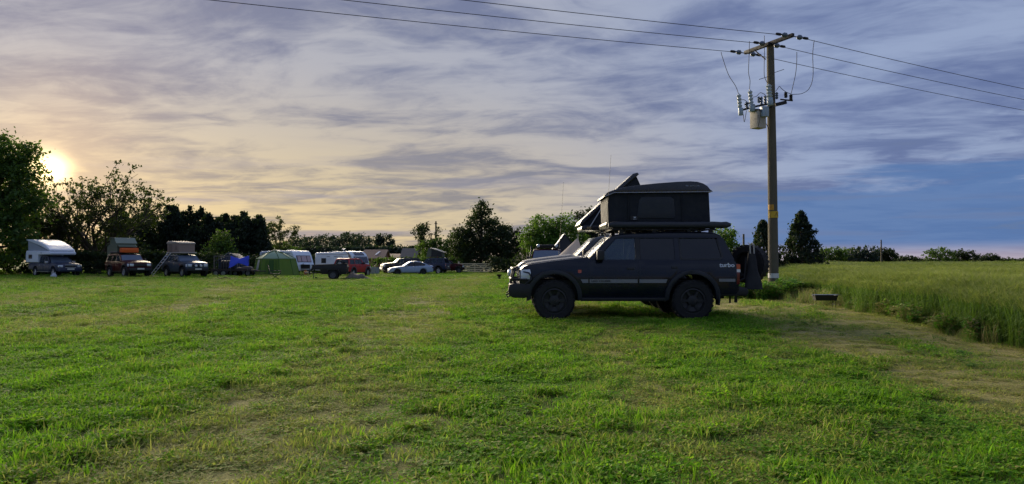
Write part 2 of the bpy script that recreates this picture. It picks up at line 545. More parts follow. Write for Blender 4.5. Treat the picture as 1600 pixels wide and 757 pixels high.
def wedge_points(y0, y1, dens, margin=3.0, left=0.72, right=0.72):
    A = (y1 - y0) * ((y0 + y1) / 2 * (left + right) + 2 * margin)
    n = int(A * dens)
    y = y0 + (y1 - y0) * rs.rand(int(n * 1.6)); wmax = y1 * (left + right) + 2 * margin
    x = -y1 * left - margin + wmax * rs.rand(len(y))
    ok = (x > -y * left - margin) & (x < y * right + margin)
    return x[ok][:n], y[ok][:n]


gx_, gy_, gs_ = [], [], []
for y0, y1, dens, sc_ in ((1.5, 9, 165, .80), (9, 17, 85, .95), (17, 32, 26, 1.45), (32, 56, 9, 2.2), (56, 98, 3.6, 3.2)):
    x, y = wedge_points(y0, y1, dens)
    gx_.append(x); gy_.append(y); gs_.append(np.full(len(x), sc_))
gx_ = np.concatenate(gx_); gy_ = np.concatenate(gy_); gs_ = np.concatenate(gs_)
dry = dryness(gx_, gy_)
thin = vnoise(gx_ * 1.7 + 31, gy_ * 1.3 + 7, 8)
bare = vnoise(gx_ * 5.3 + 3, gy_ * 4.2 + 11, 9)
keep = (gx_ < wheat_edge(gy_) + 0.2) & (rs.rand(len(gx_)) < np.clip(1.12 - 0.10 * dry - 0.85 * (bare > 0.72) - 0.45 * ((row_x(gx_, gy_) > 4.2) & (dry > 0.62)), 0.05, 1))
gx_, gy_, gs_, dry, thin = gx_[keep], gy_[keep], gs_[keep], dry[keep], thin[keep]
n = len(gx_)
r1 = rs.rand(n)
idx = np.where(dry > 0.5, np.where(r1 < .26, 3, np.where(r1 < .44, 6, np.where(r1 < .64, 4, np.where(r1 < .82, 5, 0)))),
               np.where(r1 < .22, 0, np.where(r1 < .42, 1, np.where(r1 < .62, 2, np.where(r1 < .74, 4, np.where(r1 < .93, 5, 3))))))
dry = np.clip(dry + 0.16 * rs.randn(n), 0, 1)
clump = vnoise(gx_ * 4.1 + 17, gy_ * 3.3 + 5, 14)
hs = (0.30 + 0.75 * thin + 0.65 * clump) * (1.0 - 0.22 * dry)
track = (row_x(gx_, gy_) > 4.2) & (dry > 0.55)
hs = np.where(track, hs * 0.55, hs)
scl = np.stack([gs_ * (0.8 + 0.5 * rs.rand(n)), gs_ * (0.8 + 0.5 * rs.rand(n)), gs_ ** 0.45 * hs * (0.75 + 0.5 * rs.rand(n))], -1)
rot = np.stack([rs.randn(n) * .08, rs.randn(n) * .08, rs.rand(n) * 6.283], -1)
pts = np.stack([gx_, gy_, gz(gx_, gy_) - 0.004], -1)
lawn = scatter('grass', GLIB, pts, rot, scl, idx, GRASS, {'dry': dry})
tag(lawn, 'short mown grass and clippings covering the whole camping field', 'grass', kind='stuff')

# ------------------------------------------------------------------ barley
BAR = leafmat('barley_stalk', [(0.07, 0.15, 0.022), (0.12, 0.22, 0.03), (0.18, 0.26, 0.045)], 0.35, 0.6)
BAH = leafmat('barley_head', [(0.22, 0.28, 0.06), (0.31, 0.35, 0.085), (0.40, 0.39, 0.12)], 0.40, 0.6)


def barley_mesh(seed, n, side):
    rs_ = np.random.RandomState(seed); v = []; f = []; mi = []
    for _ in range(n):
        x, y = (rs_.rand(2) - .5) * side
        h = 0.62 + 0.2 * rs_.rand(); a = rs_.rand() * 6.283; ln = 0.05 + 0.12 * rs_.rand()
        ca, sa = math.cos(a), math.sin(a); pa = rs_.rand() * 3.14; wx, wy = math.cos(pa) * .004, math.sin(pa) * .004
        b0 = len(v)
        for q in (0, .5, 1.0):
            px_, py_, pz = x + ca * ln * q * q, y + sa * ln * q * q, h * q
            v += [(px_ - wx, py_ - wy, pz), (px_ + wx, py_ + wy, pz)]
        f += [(b0, b0 + 1, b0 + 3, b0 + 2), (b0 + 2, b0 + 3, b0 + 5, b0 + 4)]; mi += [0, 0]
        for _k in range(3):                                  # leaves
            q = .15 + .65 * rs_.rand(); la = rs_.rand() * 6.283; L = .13 + .14 * rs_.rand()
            p = (x + ca * ln * q * q, y + sa * ln * q * q, h * q); b0 = len(v)
            c_, s_ = math.cos(la), math.sin(la)
            v += [p, (p[0] + c_ * L * .45 - s_ * .007, p[1] + s_ * L * .45 + c_ * .007, p[2] + .10),
                  (p[0] + c_ * L * .45 + s_ * .007, p[1] + s_ * L * .45 - c_ * .007, p[2] + .10), (p[0] + c_ * L, p[1] + s_ * L, p[2] + .03)]
            f += [(b0, b0 + 2, b0 + 1), (b0 + 1, b0 + 2, b0 + 3)]; mi += [0, 0]
        tx, ty = x + ca * ln, y + sa * ln                     # head, nodding, with awns
        hx, hy = ca * .05, sa * .05
        b0 = len(v)
        v += [(tx, ty, h), (tx + hx * .5 - sa * .008, ty + hy * .5 + ca * .008, h + .05), (tx + hx, ty + hy, h + .075), (tx + hx * .5 + sa * .008, ty + hy * .5 - ca * .008, h + .05)]
        f.append((b0, b0 + 1, b0 + 2, b0 + 3)); mi.append(1)
        for _k in range(4):
            o_ = (rs_.rand(3) - .5) * .11; b0 = len(v)
            v += [(tx + hx * .4 - sa * .003, ty + hy * .4 + ca * .003, h + .03), (tx + hx * .4 + sa * .003, ty + hy * .4 - ca * .003, h + .03), (tx + hx * 2.2 + o_[0], ty + hy * 2.2 + o_[1], h + .13 + o_[2] * .5)]
            f.append((b0, b0 + 1, b0 + 2)); mi.append(1)
    me = bpy.data.meshes.new('barley'); me.from_pydata(v, [], f); me.materials.append(BAR); me.materials.append(BAH)
    me.polygons.foreach_set('material_index', mi)
    return me


BLIB = library('barley_patches', [barley_mesh(20 + i, 150, 0.62) for i in range(4)])
bx, by, bs = [], [], []
for y0, y1, step, s_ in ((9.0, 26, .42, 1.0), (26, 60, .85, 1.9), (60, 130, 1.9, 4.0), (130, 330, 4.6, 9.0)):
    yy_ = np.arange(y0, y1, step)
    for y in yy_:
        x = np.arange(float(wheat_edge(y)), y * 0.80 + 6, step)
        bx.append(x + (rs.rand(len(x)) - .5) * step * .7); by.append(y + (rs.rand(len(x)) - .5) * step * .7); bs.append(np.full(len(x), s_))
bx = np.concatenate(bx); by = np.concatenate(by); bs = np.concatenate(bs)
n = len(bx)
bh = 0.86 + 0.2 * vnoise(bx * .4, by * .25, 12) + 0.08 * rs.rand(n)
bh *= 0.80 + 0.20 * sst(0.0, 0.7, bx - wheat_edge(by))
crop = scatter('barley_crop', BLIB, np.stack([bx, by, gz(bx, by) - .01], -1),
               np.stack([rs.randn(n) * .05, rs.randn(n) * .05, rs.rand(n) * 6.283], -1), np.stack([bs, bs, bh], -1), rs.randint(0, 4, n), BAR)
tag(crop, 'standing green barley with yellowing ears beyond the dry track', 'barley', kind='stuff')

# rough uncut strip along the crop, nettles round the pole foot
WEED = leafmat('weed_leaf', [(0.06, 0.18, 0.02), (0.10, 0.28, 0.03), (0.17, 0.36, 0.045)], 0.45, 0.55, dry=[(0, (0.26, 0.21, 0.10)), (1, (0.38, 0.30, 0.15))])
wl = [leafy_mesh('weed', 31, 60, .20, .42, .075, WEED), leafy_mesh('weed', 32, 46, .16, .30, .06, WEED),
      blade_mesh('weed', 33, 60, .17, .15, .48, .008, .45, WEED), blade_mesh('weed', 34, 50, .2, .1, .36, .007, .9, WEED)]
WLIB = library('weed_clumps', wl)
wx_, wy_, ws_, wd_, wi_ = [], [], [], [], []
def weeds(cx, cy, rx, ry, n_, s0, s1, dr_, kinds):
    a = rs.rand(n_) * 6.283; r_ = np.sqrt(rs.rand(n_))
    wx_.extend(cx + rx * r_ * np.cos(a)); wy_.extend(cy + ry * r_ * np.sin(a)); ws_.extend(s0 + (s1 - s0) * rs.rand(n_))
    wd_.extend(np.clip(dr_ + .2 * rs.randn(n_), 0, 1)); wi_.extend(rs.choice(kinds, n_))
POLE = (8.88, 25.8)
weeds(POLE[0] - .3, POLE[1] - 1.4, 1.6, .8, 110, .9, 1.5, .05, [0, 1, 2])
weeds(POLE[0] - 1.3, POLE[1] - .6, .9, .7, 50, .8, 1.3, .05, [0, 1, 2])
weeds(9.0, 21.0, .4, .45, 16, .4, .7, .2, [0, 1, 3])
for q in range(150):
    y_ = 9 + 16 * rs.rand(); weeds(float(wheat_edge(y_)) - .15 - .35 * rs.rand(), y_, .2, .2, 3, .3, .85, .45, [0, 1, 2, 3, 3])
for q in range(40):
    y_ = 9 + 11 * rs.rand(); weeds(5.6 + .1 * (y_ - 10) + .3 * rs.randn(), y_, .3, .5, 3, .14, .34, .35, [1, 1, 3, 2])
for q in range(46):
    y_ = 20.5 + 6 * rs.rand(); weeds(8.2 + 1.1 * rs.rand(), y_, .3, .3, 4, .6, 1.2, .62, [2, 3])
wx_, wy_, ws_, wd_, wi_ = map(np.array, (wx_, wy_, ws_, wd_, wi_))
n = len(wx_)
weed = scatter('verge_weeds', WLIB, np.stack([wx_, wy_, gz(wx_, wy_)], -1), np.stack([rs.randn(n) * .1, rs.randn(n) * .1, rs.rand(n) * 6.283], -1),
               np.stack([ws_, ws_, ws_ * (.8 + .4 * rs.rand(n))], -1), wi_, WEED, {'dry': wd_})
tag(weed, 'rough weeds and dry grass along the edge of the barley', 'weeds', kind='stuff')

# ================================================================== vehicles
RUB = mat('tyre_rubber', (0.008, 0.008, 0.009), 0.85, var=0.3, scale=12, dirt=0.35, dirtcol=(0.020, 0.018, 0.014), bump=0.3)
BLK = mat('black_trim', (0.010, 0.010, 0.012), 0.55, var=0.3, dirt=0.2, dirtcol=(0.04, 0.035, 0.03))
STEEL_B = mat('black_powder_coat', (0.007, 0.007, 0.009), 0.5, var=0.25, bump=0.1)
GREY = mat('grey_plastic', (0.09, 0.09, 0.095), 0.6)
SILV = mat('bare_alloy', (0.45, 0.45, 0.46), 0.35, 0.9, var=0.15, dirt=0.3)
LAMP = mat('lamp_lens', (0.66, 0.70, 0.74), 0.12, 0.15, var=0.15, scale=25, coat=0.6)
AMB = mat('amber_lens', (0.50, 0.07, 0.015), 0.25, var=0.1, coat=0.5)
REDL = mat('red_lens', (0.12, 0.006, 0.010), 0.25, var=0.15, coat=0.5)
PLATE = mat('number_plate', (0.62, 0.62, 0.58), 0.4, var=0.05)
SEAT = mat('seat_cloth', (0.06, 0.06, 0.07), 0.9, var=0.3)
WHITE = mat('white_gelcoat', (0.68, 0.74, 0.83), 0.35, var=0.06, dirt=0.08, coat=0.2)
GL_D = glass('tinted_glass', (0.006, 0.008, 0.014), 0.10)
GL_C = glass('car_glass', (0.05, 0.07, 0.10), 0.55)
GL_S = glass('windscreen_glass', (0.16, 0.20, 0.27), 0.30, 0.08)


class Body:
    """half width of the shell at a point of the side view"""
    def __init__(s, W, belt, tumble, xf, xr, front=.12, rear=.06):
        s.W, s.belt, s.tum, s.xf, s.xr, s.fr, s.re = W, belt, tumble, xf, xr, front, rear
    def S(s, x, z):
        y = s.W - 0.035 * max(0, (s.belt * .68 - z) / .45) ** 2 - 0.03 * max(0, (z - s.belt * .70) / .4) ** 2 * (1 if z < s.belt + .02 else 0)
        if z >= s.belt + .02:
            y = s.W - 0.03 * (s.belt * .30 / .4) ** 2 - s.tum * (z - s.belt)
        if x < s.xf: y -= s.fr * ((s.xf - x) / .7) ** 2
        if x > s.xr: y -= s.re * ((x - s.xr) / .5) ** 2
        return max(y, 0.05)


def cut(bm, xs=(), zs=(), ys=()):
    for vals, no in ((xs, (1, 0, 0)), (zs, (0, 0, 1)), (ys, (0, 1, 0))):
        for v in vals:
            bmesh.ops.bisect_plane(bm, geom=bm.verts[:] + bm.edges[:] + bm.faces[:], plane_co=tuple(v * q for q in no), plane_no=no)


def poly_face(poly):
    bm = bmesh.new()
    vs = [bm.verts.new((x, 0, z)) for x, z in poly]
    bm.faces.new(vs)
    return bm


def span(poly, step):
    xs = [p[0] for p in poly]; zs = [p[1] for p in poly]
    f = lambda a, b: [a + (b - a) * (i + 1) / (int((b - a) / step) + 1) for i in range(int((b - a) / step))]
    return f(min(xs), max(xs)), f(min(zs), max(zs))


def side_panel(name, B, poly, side, o0, o1, m, parent, step=.2, bevel=0.0, smooth=35):
    """a plate that follows the flank, from offset o0 to o1 off its surface"""
    bm = poly_face(poly); xs, zs = span(poly, step); cut(bm, xs, zs)
    r = bmesh.ops.extrude_face_region(bm, geom=bm.faces[:])
    up = set(e for e in r['geom'] if isinstance(e, bmesh.types.BMVert))
    for v in bm.verts:
        v.co.y = side * (B.S(v.co.x, v.co.z) + (o1 if v in up else o0))
    bmesh.ops.recalc_face_normals(bm, faces=bm.faces[:])
    if bevel:
        es = [e for e in bm.edges if len(e.link_faces) == 2 and e.calc_face_angle(0.0) > R(50) and all(v in up for v in e.verts)]
        bmesh.ops.bevel(bm, geom=es, offset=bevel, segments=2, profile=.6, affect='EDGES', clamp_overlap=True)
    return from_bm(name, bm, m, parent, smooth)


def shell(name, B, poly, m, parent, bevel=.04, crown=0.0, step=.25, inset=0.0):
    """solid of the given side outline, as wide as the body is there"""
    bm = poly_face(poly)
    W0 = B.W
    for v in bm.verts: v.co.y = -W0
    r = bmesh.ops.extrude_face_region(bm, geom=bm.faces[:])
    for e in r['geom']:
        if isinstance(e, bmesh.types.BMVert): e.co.y = W0
    bmesh.ops.recalc_face_normals(bm, faces=bm.faces[:])
    if bevel:
        es = [e for e in bm.edges if len(e.link_faces) == 2 and sum(abs(f.normal.y) > .99 for f in e.link_faces) == 1]
        bmesh.ops.bevel(bm, geom=es, offset=bevel, segments=3, profile=.55, affect='EDGES', clamp_overlap=True)
    xs, zs = span(poly, step); cut(bm, xs, zs, (-.6 * W0, -.25 * W0, .25 * W0, .6 * W0))
    for v in bm.verts:
        t_ = v.co.y / W0
        v.co.y = t_ * (B.S(v.co.x, v.co.z) - inset)
        if crown and v.co.z > min(p[1] for p in poly) + .25: v.co.z += crown * (1 - t_ * t_)
    return from_bm(name, bm, m, parent, 38)


def cross_panel(name, pts, m, parent, thick=.012, bow=.03, n=6):
    """a pane across the car: pts = (x, z, halfwidth) of bottom and top"""
    (x0, z0, w0), (x1, z1, w1) = pts
    g = []
    nrm = Vector((z1 - z0, 0, -(x1 - x0))).normalized()
    if nrm.z < 0: nrm = -nrm
    for i in range(4):
        q = i / 3; row = []
        for j in range(n + 1):
            s = -1 + 2 * j / n
            p = Vector((x0 + (x1 - x0) * q, s * (w0 + (w1 - w0) * q), z0 + (z1 - z0) * q)) + nrm * bow * (1 - s * s)
            row.append(p)
        g.append(row)
    return MB().sheet(g, nrm * thick).build(name, m, parent, 60)


def wheel(parent, x, y, r, wd, side, rim_m, lugs=0, spokes=6, rimf=.58, name='wheel', n=28):
    e = empty(name, (x, y, r - .015), 0, parent)
    h = wd / 2; rr = r * rimf
    prof = [(rr, -h * .8), (rr * 1.12, -h), (r * .90, -h), (r * .985, -h * .80), (r, -h * .5), (r, h * .5), (r * .985, h * .80), (r * .90, h), (rr * 1.12, h), (rr, h * .8)]
    mb = MB().lathe(prof, 'y', n)
    for k_ in range(lugs):
        for sd_ in (-1, 1):
            a = 2 * math.pi * (k_ + (.5 if sd_ > 0 else 0)) / lugs
            mb.box((math.cos(a) * r * .985, sd_ * h * .66, math.sin(a) * r * .985), (r * .05, h * .66, r * .13), ry=-a)
            mb.box((math.cos(a + .07) * r * .99, sd_ * h * .22, math.sin(a + .07) * r * .99), (r * .045, h * .34, r * .10), ry=-a)
    mb.build('tyre', RUB, e, 40)
    f = side * h
    rb = MB().lathe([(rr * 1.03, f * .86), (rr * .93, f * .9), (rr * .88, f * .55), (rr * .5, f * .45), (rr * .42, f * .75), (rr * .2, f * .82), (0.005, f * .82), (0.005, -f * .2), (rr * 1.0, -f * .2)], 'y', n)
    for k_ in range(spokes):
        a = 2 * math.pi * k_ / spokes
        rb.box((math.cos(a) * rr * .66, f * .58, math.sin(a) * rr * .66), (rr * .5, abs(f) * .3, rr * .2), ry=-a)
    rb.build('rim', rim_m, e, 40)
    return e


def arc(cx, cz, r, a0, a1, n=12):
    return [(cx + r * math.cos(R(a0 + (a1 - a0) * i / n)), cz + r * math.sin(R(a0 + (a1 - a0) * i / n))) for i in range(n + 1)]


def bonnet_panel(B, prof, w_, m, parent, off=.006, crown=.03):
    g = []
    for x, z in prof:
        row = []
        for j in range(9):
            s = -1 + j / 4
            row.append((x, s * min(w_, B.S(x, z) - .06), z + off + crown * (1 - s * s)))
        g.append(row)
    return MB().sheet(g, (0, 0, .012)).build('bonnet', m, parent, 60)


def mirrors(B, x, z, m, parent, big=1.0):
    for s in (-1, 1):
        y = B.S(x, z)
        q = MB(); q.box((x + .02, s * (y + .13), z + .04), (.15, .19 * big, .20 * big))
        o = q.build('mirror', m, parent, 35, bevel=.03, seg=3)
        MB().tube([(x + .02, s * (y - .02), z - .06), (x + .02, s * (y + .10), z)], .022, 6).build('mirror_arm', BLK, o)


def seats(parent, xs, z, w_):
    for x in xs:
        for y in (-w_ * .45, w_ * .45):
            q = MB().box((x, y, z), (.5, .5, .16)).box((x + .28, y, z + .32), (.16, .48, .62), ry=R(12)).box((x + .36, y, z + .70), (.10, .26, .18))
            q.build('seat', SEAT, parent, 35, bevel=.04)


# ---- outlines (x runs back from the front axle, z up); estate-type off-roader
def wagon(name, label, loc, rz, paint, group='parked four wheel drive cars', cat='car', k=(1, 1, 1), rim=SILV, lug=0, glass_front=GL_C, glass_rear=GL_D,
          flare=None, wr=.40, ww=.27, trim=None, rear_spare=False, rack=True, lamp=True, rear_wheel_x=2.85, seg=24, bumpers=True):
    root = empty(name, loc, rz); tag(root, label, cat, group)
    B = Body(.93, 1.25, .27, -.1, 3.55)
    flare = flare or BLK
    low = [(-.66, .56), (-.72, .80), (-.70, 1.04), (-.62, 1.115), (-.50, 1.155), (-.1, 1.215), (.35, 1.268), (.70, 1.305), (.76, 1.255), (3.70, 1.255), (3.755, 1.19), (3.80, .95), (3.81, .62), (3.76, .55), (3.34, .55)]
    low += arc(2.85, .47, .495, 8, 172, 14) + [(2.30, .47), (.53, .47)] + arc(0, .47, .495, 8, 170, 14)
    shell('body', B, low, paint, root, .035, .02)
    roof = [(1.13, 1.69), (1.20, 1.745), (1.34, 1.785), (1.7, 1.812), (2.4, 1.835), (3.15, 1.835), (3.36, 1.815), (3.47, 1.77), (3.53, 1.69)]
    shell('roof', B, roof, paint, root, .05, .025)
    for s in (-1, 1):
        side_panel('pillar', B, [(.70, 1.26), (.86, 1.26), (1.285, 1.70), (1.14, 1.70)], s, -.07, .0, paint, root)
        side_panel('pillar', B, [(1.685, 1.25), (1.785, 1.25), (1.785, 1.70), (1.685, 1.70)], s, -.06, .0, BLK, root)
        side_panel('pillar', B, [(2.50, 1.25), (2.63, 1.25), (2.60, 1.70), (2.49, 1.70)], s, -.06, .0, paint, root)
        side_panel('pillar', B, [(3.46, 1.25), (3.725, 1.25), (3.53, 1.70), (3.40, 1.70)], s, -.09, .0, paint, root)
        fd = [(.72, .54), (1.725, .54), (1.725, 1.24), (.78, 1.24), (.72, 1.18)]
        d = side_panel('door', B, fd, s, -.02, .007, paint, root, bevel=.006)
        side_panel('handle', B, [(1.50, 1.095), (1.65, 1.095), (1.65, 1.05), (1.50, 1.05)], s, .0, .03, BLK, d, bevel=.008)
        rd = [(1.745, .54), (2.25, .54), (2.30, .66)] + arc(2.85, .47, .60, 155, 125, 4) + [(2.56, 1.05), (2.56, 1.24), (1.745, 1.24)]
        d = side_panel('door', B, rd, s, -.02, .007, paint, root, bevel=.006)
        side_panel('handle', B, [(2.42, 1.115), (2.54, 1.115), (2.54, 1.07), (2.42, 1.07)], s, .0, .03, BLK, d, bevel=.008)
        for poly, g_ in (([(.90, 1.255), (1.68, 1.255), (1.68, 1.695), (1.295, 1.695)], glass_front), ([(1.79, 1.255), (2.495, 1.255), (2.485, 1.695), (1.79, 1.695)], glass_rear),
                         ([(2.64, 1.30), (2.67, 1.27), (3.42, 1.28), (3.46, 1.32), (3.38, 1.66), (3.35, 1.69), (2.62, 1.69)], glass_rear)):
            side_panel('window', B, poly, s, -.022, -.012, g_, root)
        side_panel('window_seal', B, [(2.60, 1.25), (3.44, 1.25), (3.50, 1.32), (3.41, 1.70), (3.375, 1.67), (3.455, 1.32), (3.42, 1.28), (2.66, 1.28), (2.635, 1.31), (2.62, 1.69), (2.59, 1.70)], s, -.03, .006, BLK, root)
        for cx in (0, 2.85):
            pl = arc(cx, .47, .575, -8, 188, 16) + list(reversed(arc(cx, .47, .485, -4, 184, 16)))
            side_panel('wheel_arch_flare', B, pl, s, -.10, .055, flare, root, step=.3, bevel=.02)
        if trim:
            side_panel('side_stripe', B, [(.545, .85), (.70, .85), (.70, .775), (.585, .775)], s, .0, .014, trim, root)
            side_panel('side_stripe', B, [(.73, .85), (1.715, .85), (1.715, .775), (.73, .775)], s, .0, .018, trim, root)
            side_panel('side_stripe', B, [(1.755, .85), (2.33, .85), (2.30, .775), (1.755, .775)], s, .0, .018, trim, root)
            side_panel('side_stripe', B, [(3.39, .86), (3.73, .86), (3.73, .80), (3.40, .80)], s, .0, .014, trim, root)
        side_panel('sill_step', B, [(.56, .47), (2.28, .47), (2.28, .40), (.56, .40)], s, -.10, .06, BLK, root, bevel=.02)
        # lamps
        hl = MB().box((-.655, s * .64, .955), (.13, .30, .20)); hl.build('headlight', LAMP, root, 35, bevel=.025)
        side_panel('corner_lamp', B, [(-.69, 1.045), (-.50, 1.055), (-.48, .99), (-.50, .85), (-.69, .84)], s, -.03, .012, LAMP, root, bevel=.01)
        side_panel('indicator', B, [(.49, 1.045), (.56, 1.045), (.56, .98), (.49, .98)], s, -.01, .012, AMB, root)
        tl = MB().box((3.795, s * (B.S(3.78, .9) - .055), .955), (.075, .11, .42)); tl = tl.build('tail_light', REDL, root, 35, bevel=.015)
        MB().box((3.80, s * (B.S(3.78, .9) - .054), 1.11), (.075, .112, .095)).build('amber_lens', AMB, tl)
        MB().box((3.802, s * (B.S(3.78, .9) - .054), 1.025), (.075, .112, .06)).build('reverse_lens', LAMP, tl)
        for cx in (0, rear_wheel_x):
            wheel(root, cx, s * (.93 - ww / 2 + .045), wr, ww, s, rim, lug, 6, n=seg)
    bonnet_panel(B, [(-.58, 1.13), (-.45, 1.165), (-.1, 1.215), (.35, 1.268), (.62, 1.296)], .70, paint, root)
    cross_panel('windscreen', ((.735, 1.295, .80), (1.165, 1.715, .715)), GL_S, root)
    cross_panel('rear_window', ((3.715, 1.26, .72), (3.545, 1.70, .64)), GL_D, root, bow=.0)
    MB().box((-.715, 0, .945), (.04, .92, .20)).build('grille', BLK, root, bevel=.02)
    for zz in (.88, .94, 1.0):
        pass
    MB().box((-.73, 0, .62), (.16, 1.72, .24)).build('front_bumper', STEEL_B, root, bevel=.05, seg=3)
    if bumpers: MB().box((3.84, 0, .585), (.20, 1.70, .17)).build('rear_bumper', STEEL_B, root, bevel=.04, seg=3)
    MB().box((-.822, 0, .66), (.012, .52, .11)).build('number_plate', PLATE, root)
    MB().box((3.835, .2, .88), (.012, .52, .11)).build('number_plate', PLATE, root)
    mirrors(B, .92, 1.30, BLK, root)
    ch = MB().box((1.4, 0, .66), (4.1, 1.18, .34)).box((1.4, 0, .44), (3.6, .8, .12))
    ch.tube([(0, -.7, .40), (0, .7, .40)], .06, 8).tube([(2.85, -.7, .40), (2.85, .7, .40)], .07, 8).lathe([(.01, -.12), (.16, -.09), (.17, .09), (.01, .12)], 'y', 10, (2.85, .1, .40))
    ch.tube([(2.2, .35, .40), (3.85, .35, .42)], .03, 6)
    ch.build('chassis', BLK, root)
    MB().box((.98, 0, 1.22), (.35, 1.5, .14)).lathe([(.16, 0), (.185, .012), (.16, .024), (.15, .012)], 'x', 14, (1.18, .38, 1.27)).build('dashboard', BLK, root)
    seats(root, (1.5, 2.45), .95, .85)
    if rack:
        q = MB()
        for s in (-1, 1):
            q.tube([(1.35, s * .62, 1.90), (3.35, s * .62, 1.90)], .016, 6)
            for x in (1.45, 2.1, 2.75, 3.25):
                q.tube([(x, s * .66, 1.80), (x, s * .62, 1.90)], .014, 6)
        for x in np.linspace(1.4, 3.3, 9):
            q.box((float(x), 0, 1.905), (.05, 1.25, .018))
        q.build('roof_rack', STEEL_B, root)
    if rear_spare:
        wheel(root, 3.98, 0, wr * .96, .24, 1, rim, 0, 6, name='spare_wheel', n=seg)
        sp = [o for o in COL.objects if o.parent == root and o.name.startswith('spare_wheel')][-1]
        sp.location.z = 1.03; sp.rotation_euler = (0, 0, R(-90))
    root.scale = k
    return root, B


NAVY = mat('navy_paint', (0.0020, 0.0050, 0.015), 0.22, var=0.2, scale=3, dirt=0.05, dirtcol=(0.009, 0.010, 0.014), coat=0.2, spec=0.32)
MAROON = mat('maroon_paint', (0.045, 0.0025, 0.005), 0.36, var=0.15, dirt=0.05, dirtcol=(.03, .012, .01), coat=0.03, spec=0.16)
REDP = mat('red_paint', (0.42, 0.014, 0.016), 0.46, var=0.12, coat=0.12)
BLUEP = mat('dark_blue_paint', (0.007, 0.014, 0.048), 0.46, var=0.15, coat=0.12)
TEALP = mat('slate_blue_paint', (0.035, 0.058, 0.09), 0.46, var=0.15, coat=0.12)
GREYP = mat('dark_grey_paint', (0.028, 0.028, 0.034), 0.46, var=0.15, coat=0.12)
SILP = mat('silver_blue_paint', (0.36, 0.44, 0.58), 0.46, 0.25, var=0.08, coat=0.12)
STRIPE = mat('silver_stripe', (0.19, 0.20, 0.21), 0.40, 0.2, var=0.1)
DKRIM = mat('dark_steel_rim', (0.018, 0.018, 0.02), 0.45, 0.3, var=0.3, dirt=0.2)
CANV_K = mat('black_tent_canvas', (0.008, 0.011, 0.017), 0.85, var=0.2, scale=10, bump=0.25, bscale=60)
SHELLM = mat('black_fibreglass', (0.010, 0.011, 0.018), 0.30, var=0.15, scale=8, coat=0.25)


def text(name, body, size, m, parent, loc, rot, extrude=.002, bold=0.0, width=None):
    cu = bpy.data.curves.new(name, 'FONT'); cu.body = body; cu.size = size; cu.extrude = extrude; cu.offset = bold
    o = bpy.data.objects.new(name, cu); COL.objects.link(o)
    dg = bpy.context.evaluated_depsgraph_get(); me = bpy.data.meshes.new_from_object(o.evaluated_get(dg))
    COL.objects.unlink(o); bpy.data.objects.remove(o)
    if width:
        xs_ = [v.co.x for v in me.vertices]; k_ = width / (max(xs_) - min(xs_))
        for v in me.vertices: v.co.x *= k_
    me.materials.clear()
    q = link(name, me, m, parent, 0); q.location = loc; q.rotation_euler = rot
    return q


# ------------------------------------------------------------------ the big dark off-roader in front
CX, CY = 0.87, 15.65 + .93
main, MBODY = wagon('off_road_car', 'dark navy lifted off-road car side-on in the foreground, marked turbo', (CX, CY, G(3, 16)), 0, NAVY,
                    group='off-road cars parked side by side', rim=DKRIM, lug=24, flare=mat('flare_plastic', (0.007, 0.010, 0.017), 0.5, dirt=.25, dirtcol=(.03, .027, .022)),
                    wr=.425, ww=.31, trim=STRIPE, seg=48, glass_front=glass('front_door_glass', (0.09, 0.13, 0.19), 0.55), rack=False, bumpers=False)
sideY = lambda x, z: -(MBODY.S(x, z))
WHT = mat('white_lettering', (0.62, 0.65, 0.72), 0.5, var=0.05)
text('lettering', 'turbo', .115, WHT, main, (3.405, sideY(3.5, 1.13) - .012, 1.105), (R(90), 0, 0), .004, .0035, width=.315)
for wrd, x_, w_ in (('LAND', .76, .13), ('CRUISER', .92, .24)):
    text('lettering', wrd, .052, BLK, main, (x_, sideY(1, .81) - .021, .795), (R(90), 0, 0), .002, .001, width=w_)
# bull bar
bb = MB()
for s in (-1, 1):
    bb.tube([(-.86, s * .40, .52), (-.90, s * .40, .80), (-.84, s * .40, 1.07), (-.74, s * .40, 1.09)], .028, 8)
    bb.tube([(-.80, s * .78, .76), (-.86, s * .80, .86), (-.82, s * .80, 1.02), (-.72, s * .78, 1.075)], .026, 8)
    bb.tube([(-.72, s * .80, 1.02), (-.52, s * .93, .98), (-.46, s * .95, .86), (-.60, s * .93, .74)], .016, 8)
    bb.tube([(-.60, s * .93, .74), (-.46, s * .93, .88)], .014, 6)
bb.tube([(-.84, -.80, 1.06), (-.88, -.4, 1.075), (-.88, .4, 1.075), (-.84, .80, 1.06)], .030, 8)
bb.tube([(-.88, -.82, .86), (-.91, -.4, .865), (-.91, .4, .865), (-.88, .82, .86)], .026, 8)
bb.tube([(-.88, -.82, .86), (-.66, -.94, .845), (-.56, -.95, .85)], .020, 8)
bb.tube([(-.88, .82, .86), (-.66, .94, .845), (-.56, .95, .85)], .020, 8)
bb.build('bull_bar', STEEL_B, main, 60)
for s in (-1, 1):
    MB().lathe([(.02, -.05), (.075, -.03), (.09, .05), (.01, .06)], 'x', 16, (-.92, s * .22, .97)).build('spot_lamp', LAMP, main)
fb = MB().prism([(-.93, .53), (-.95, .62), (-.93, .735), (-.86, .76), (-.46, .755), (-.50, .52), (-.60, .46), (-.86, .47)], -.94, .94)
fb.build('winch_bumper', STEEL_B, main, 35, bevel=.02)
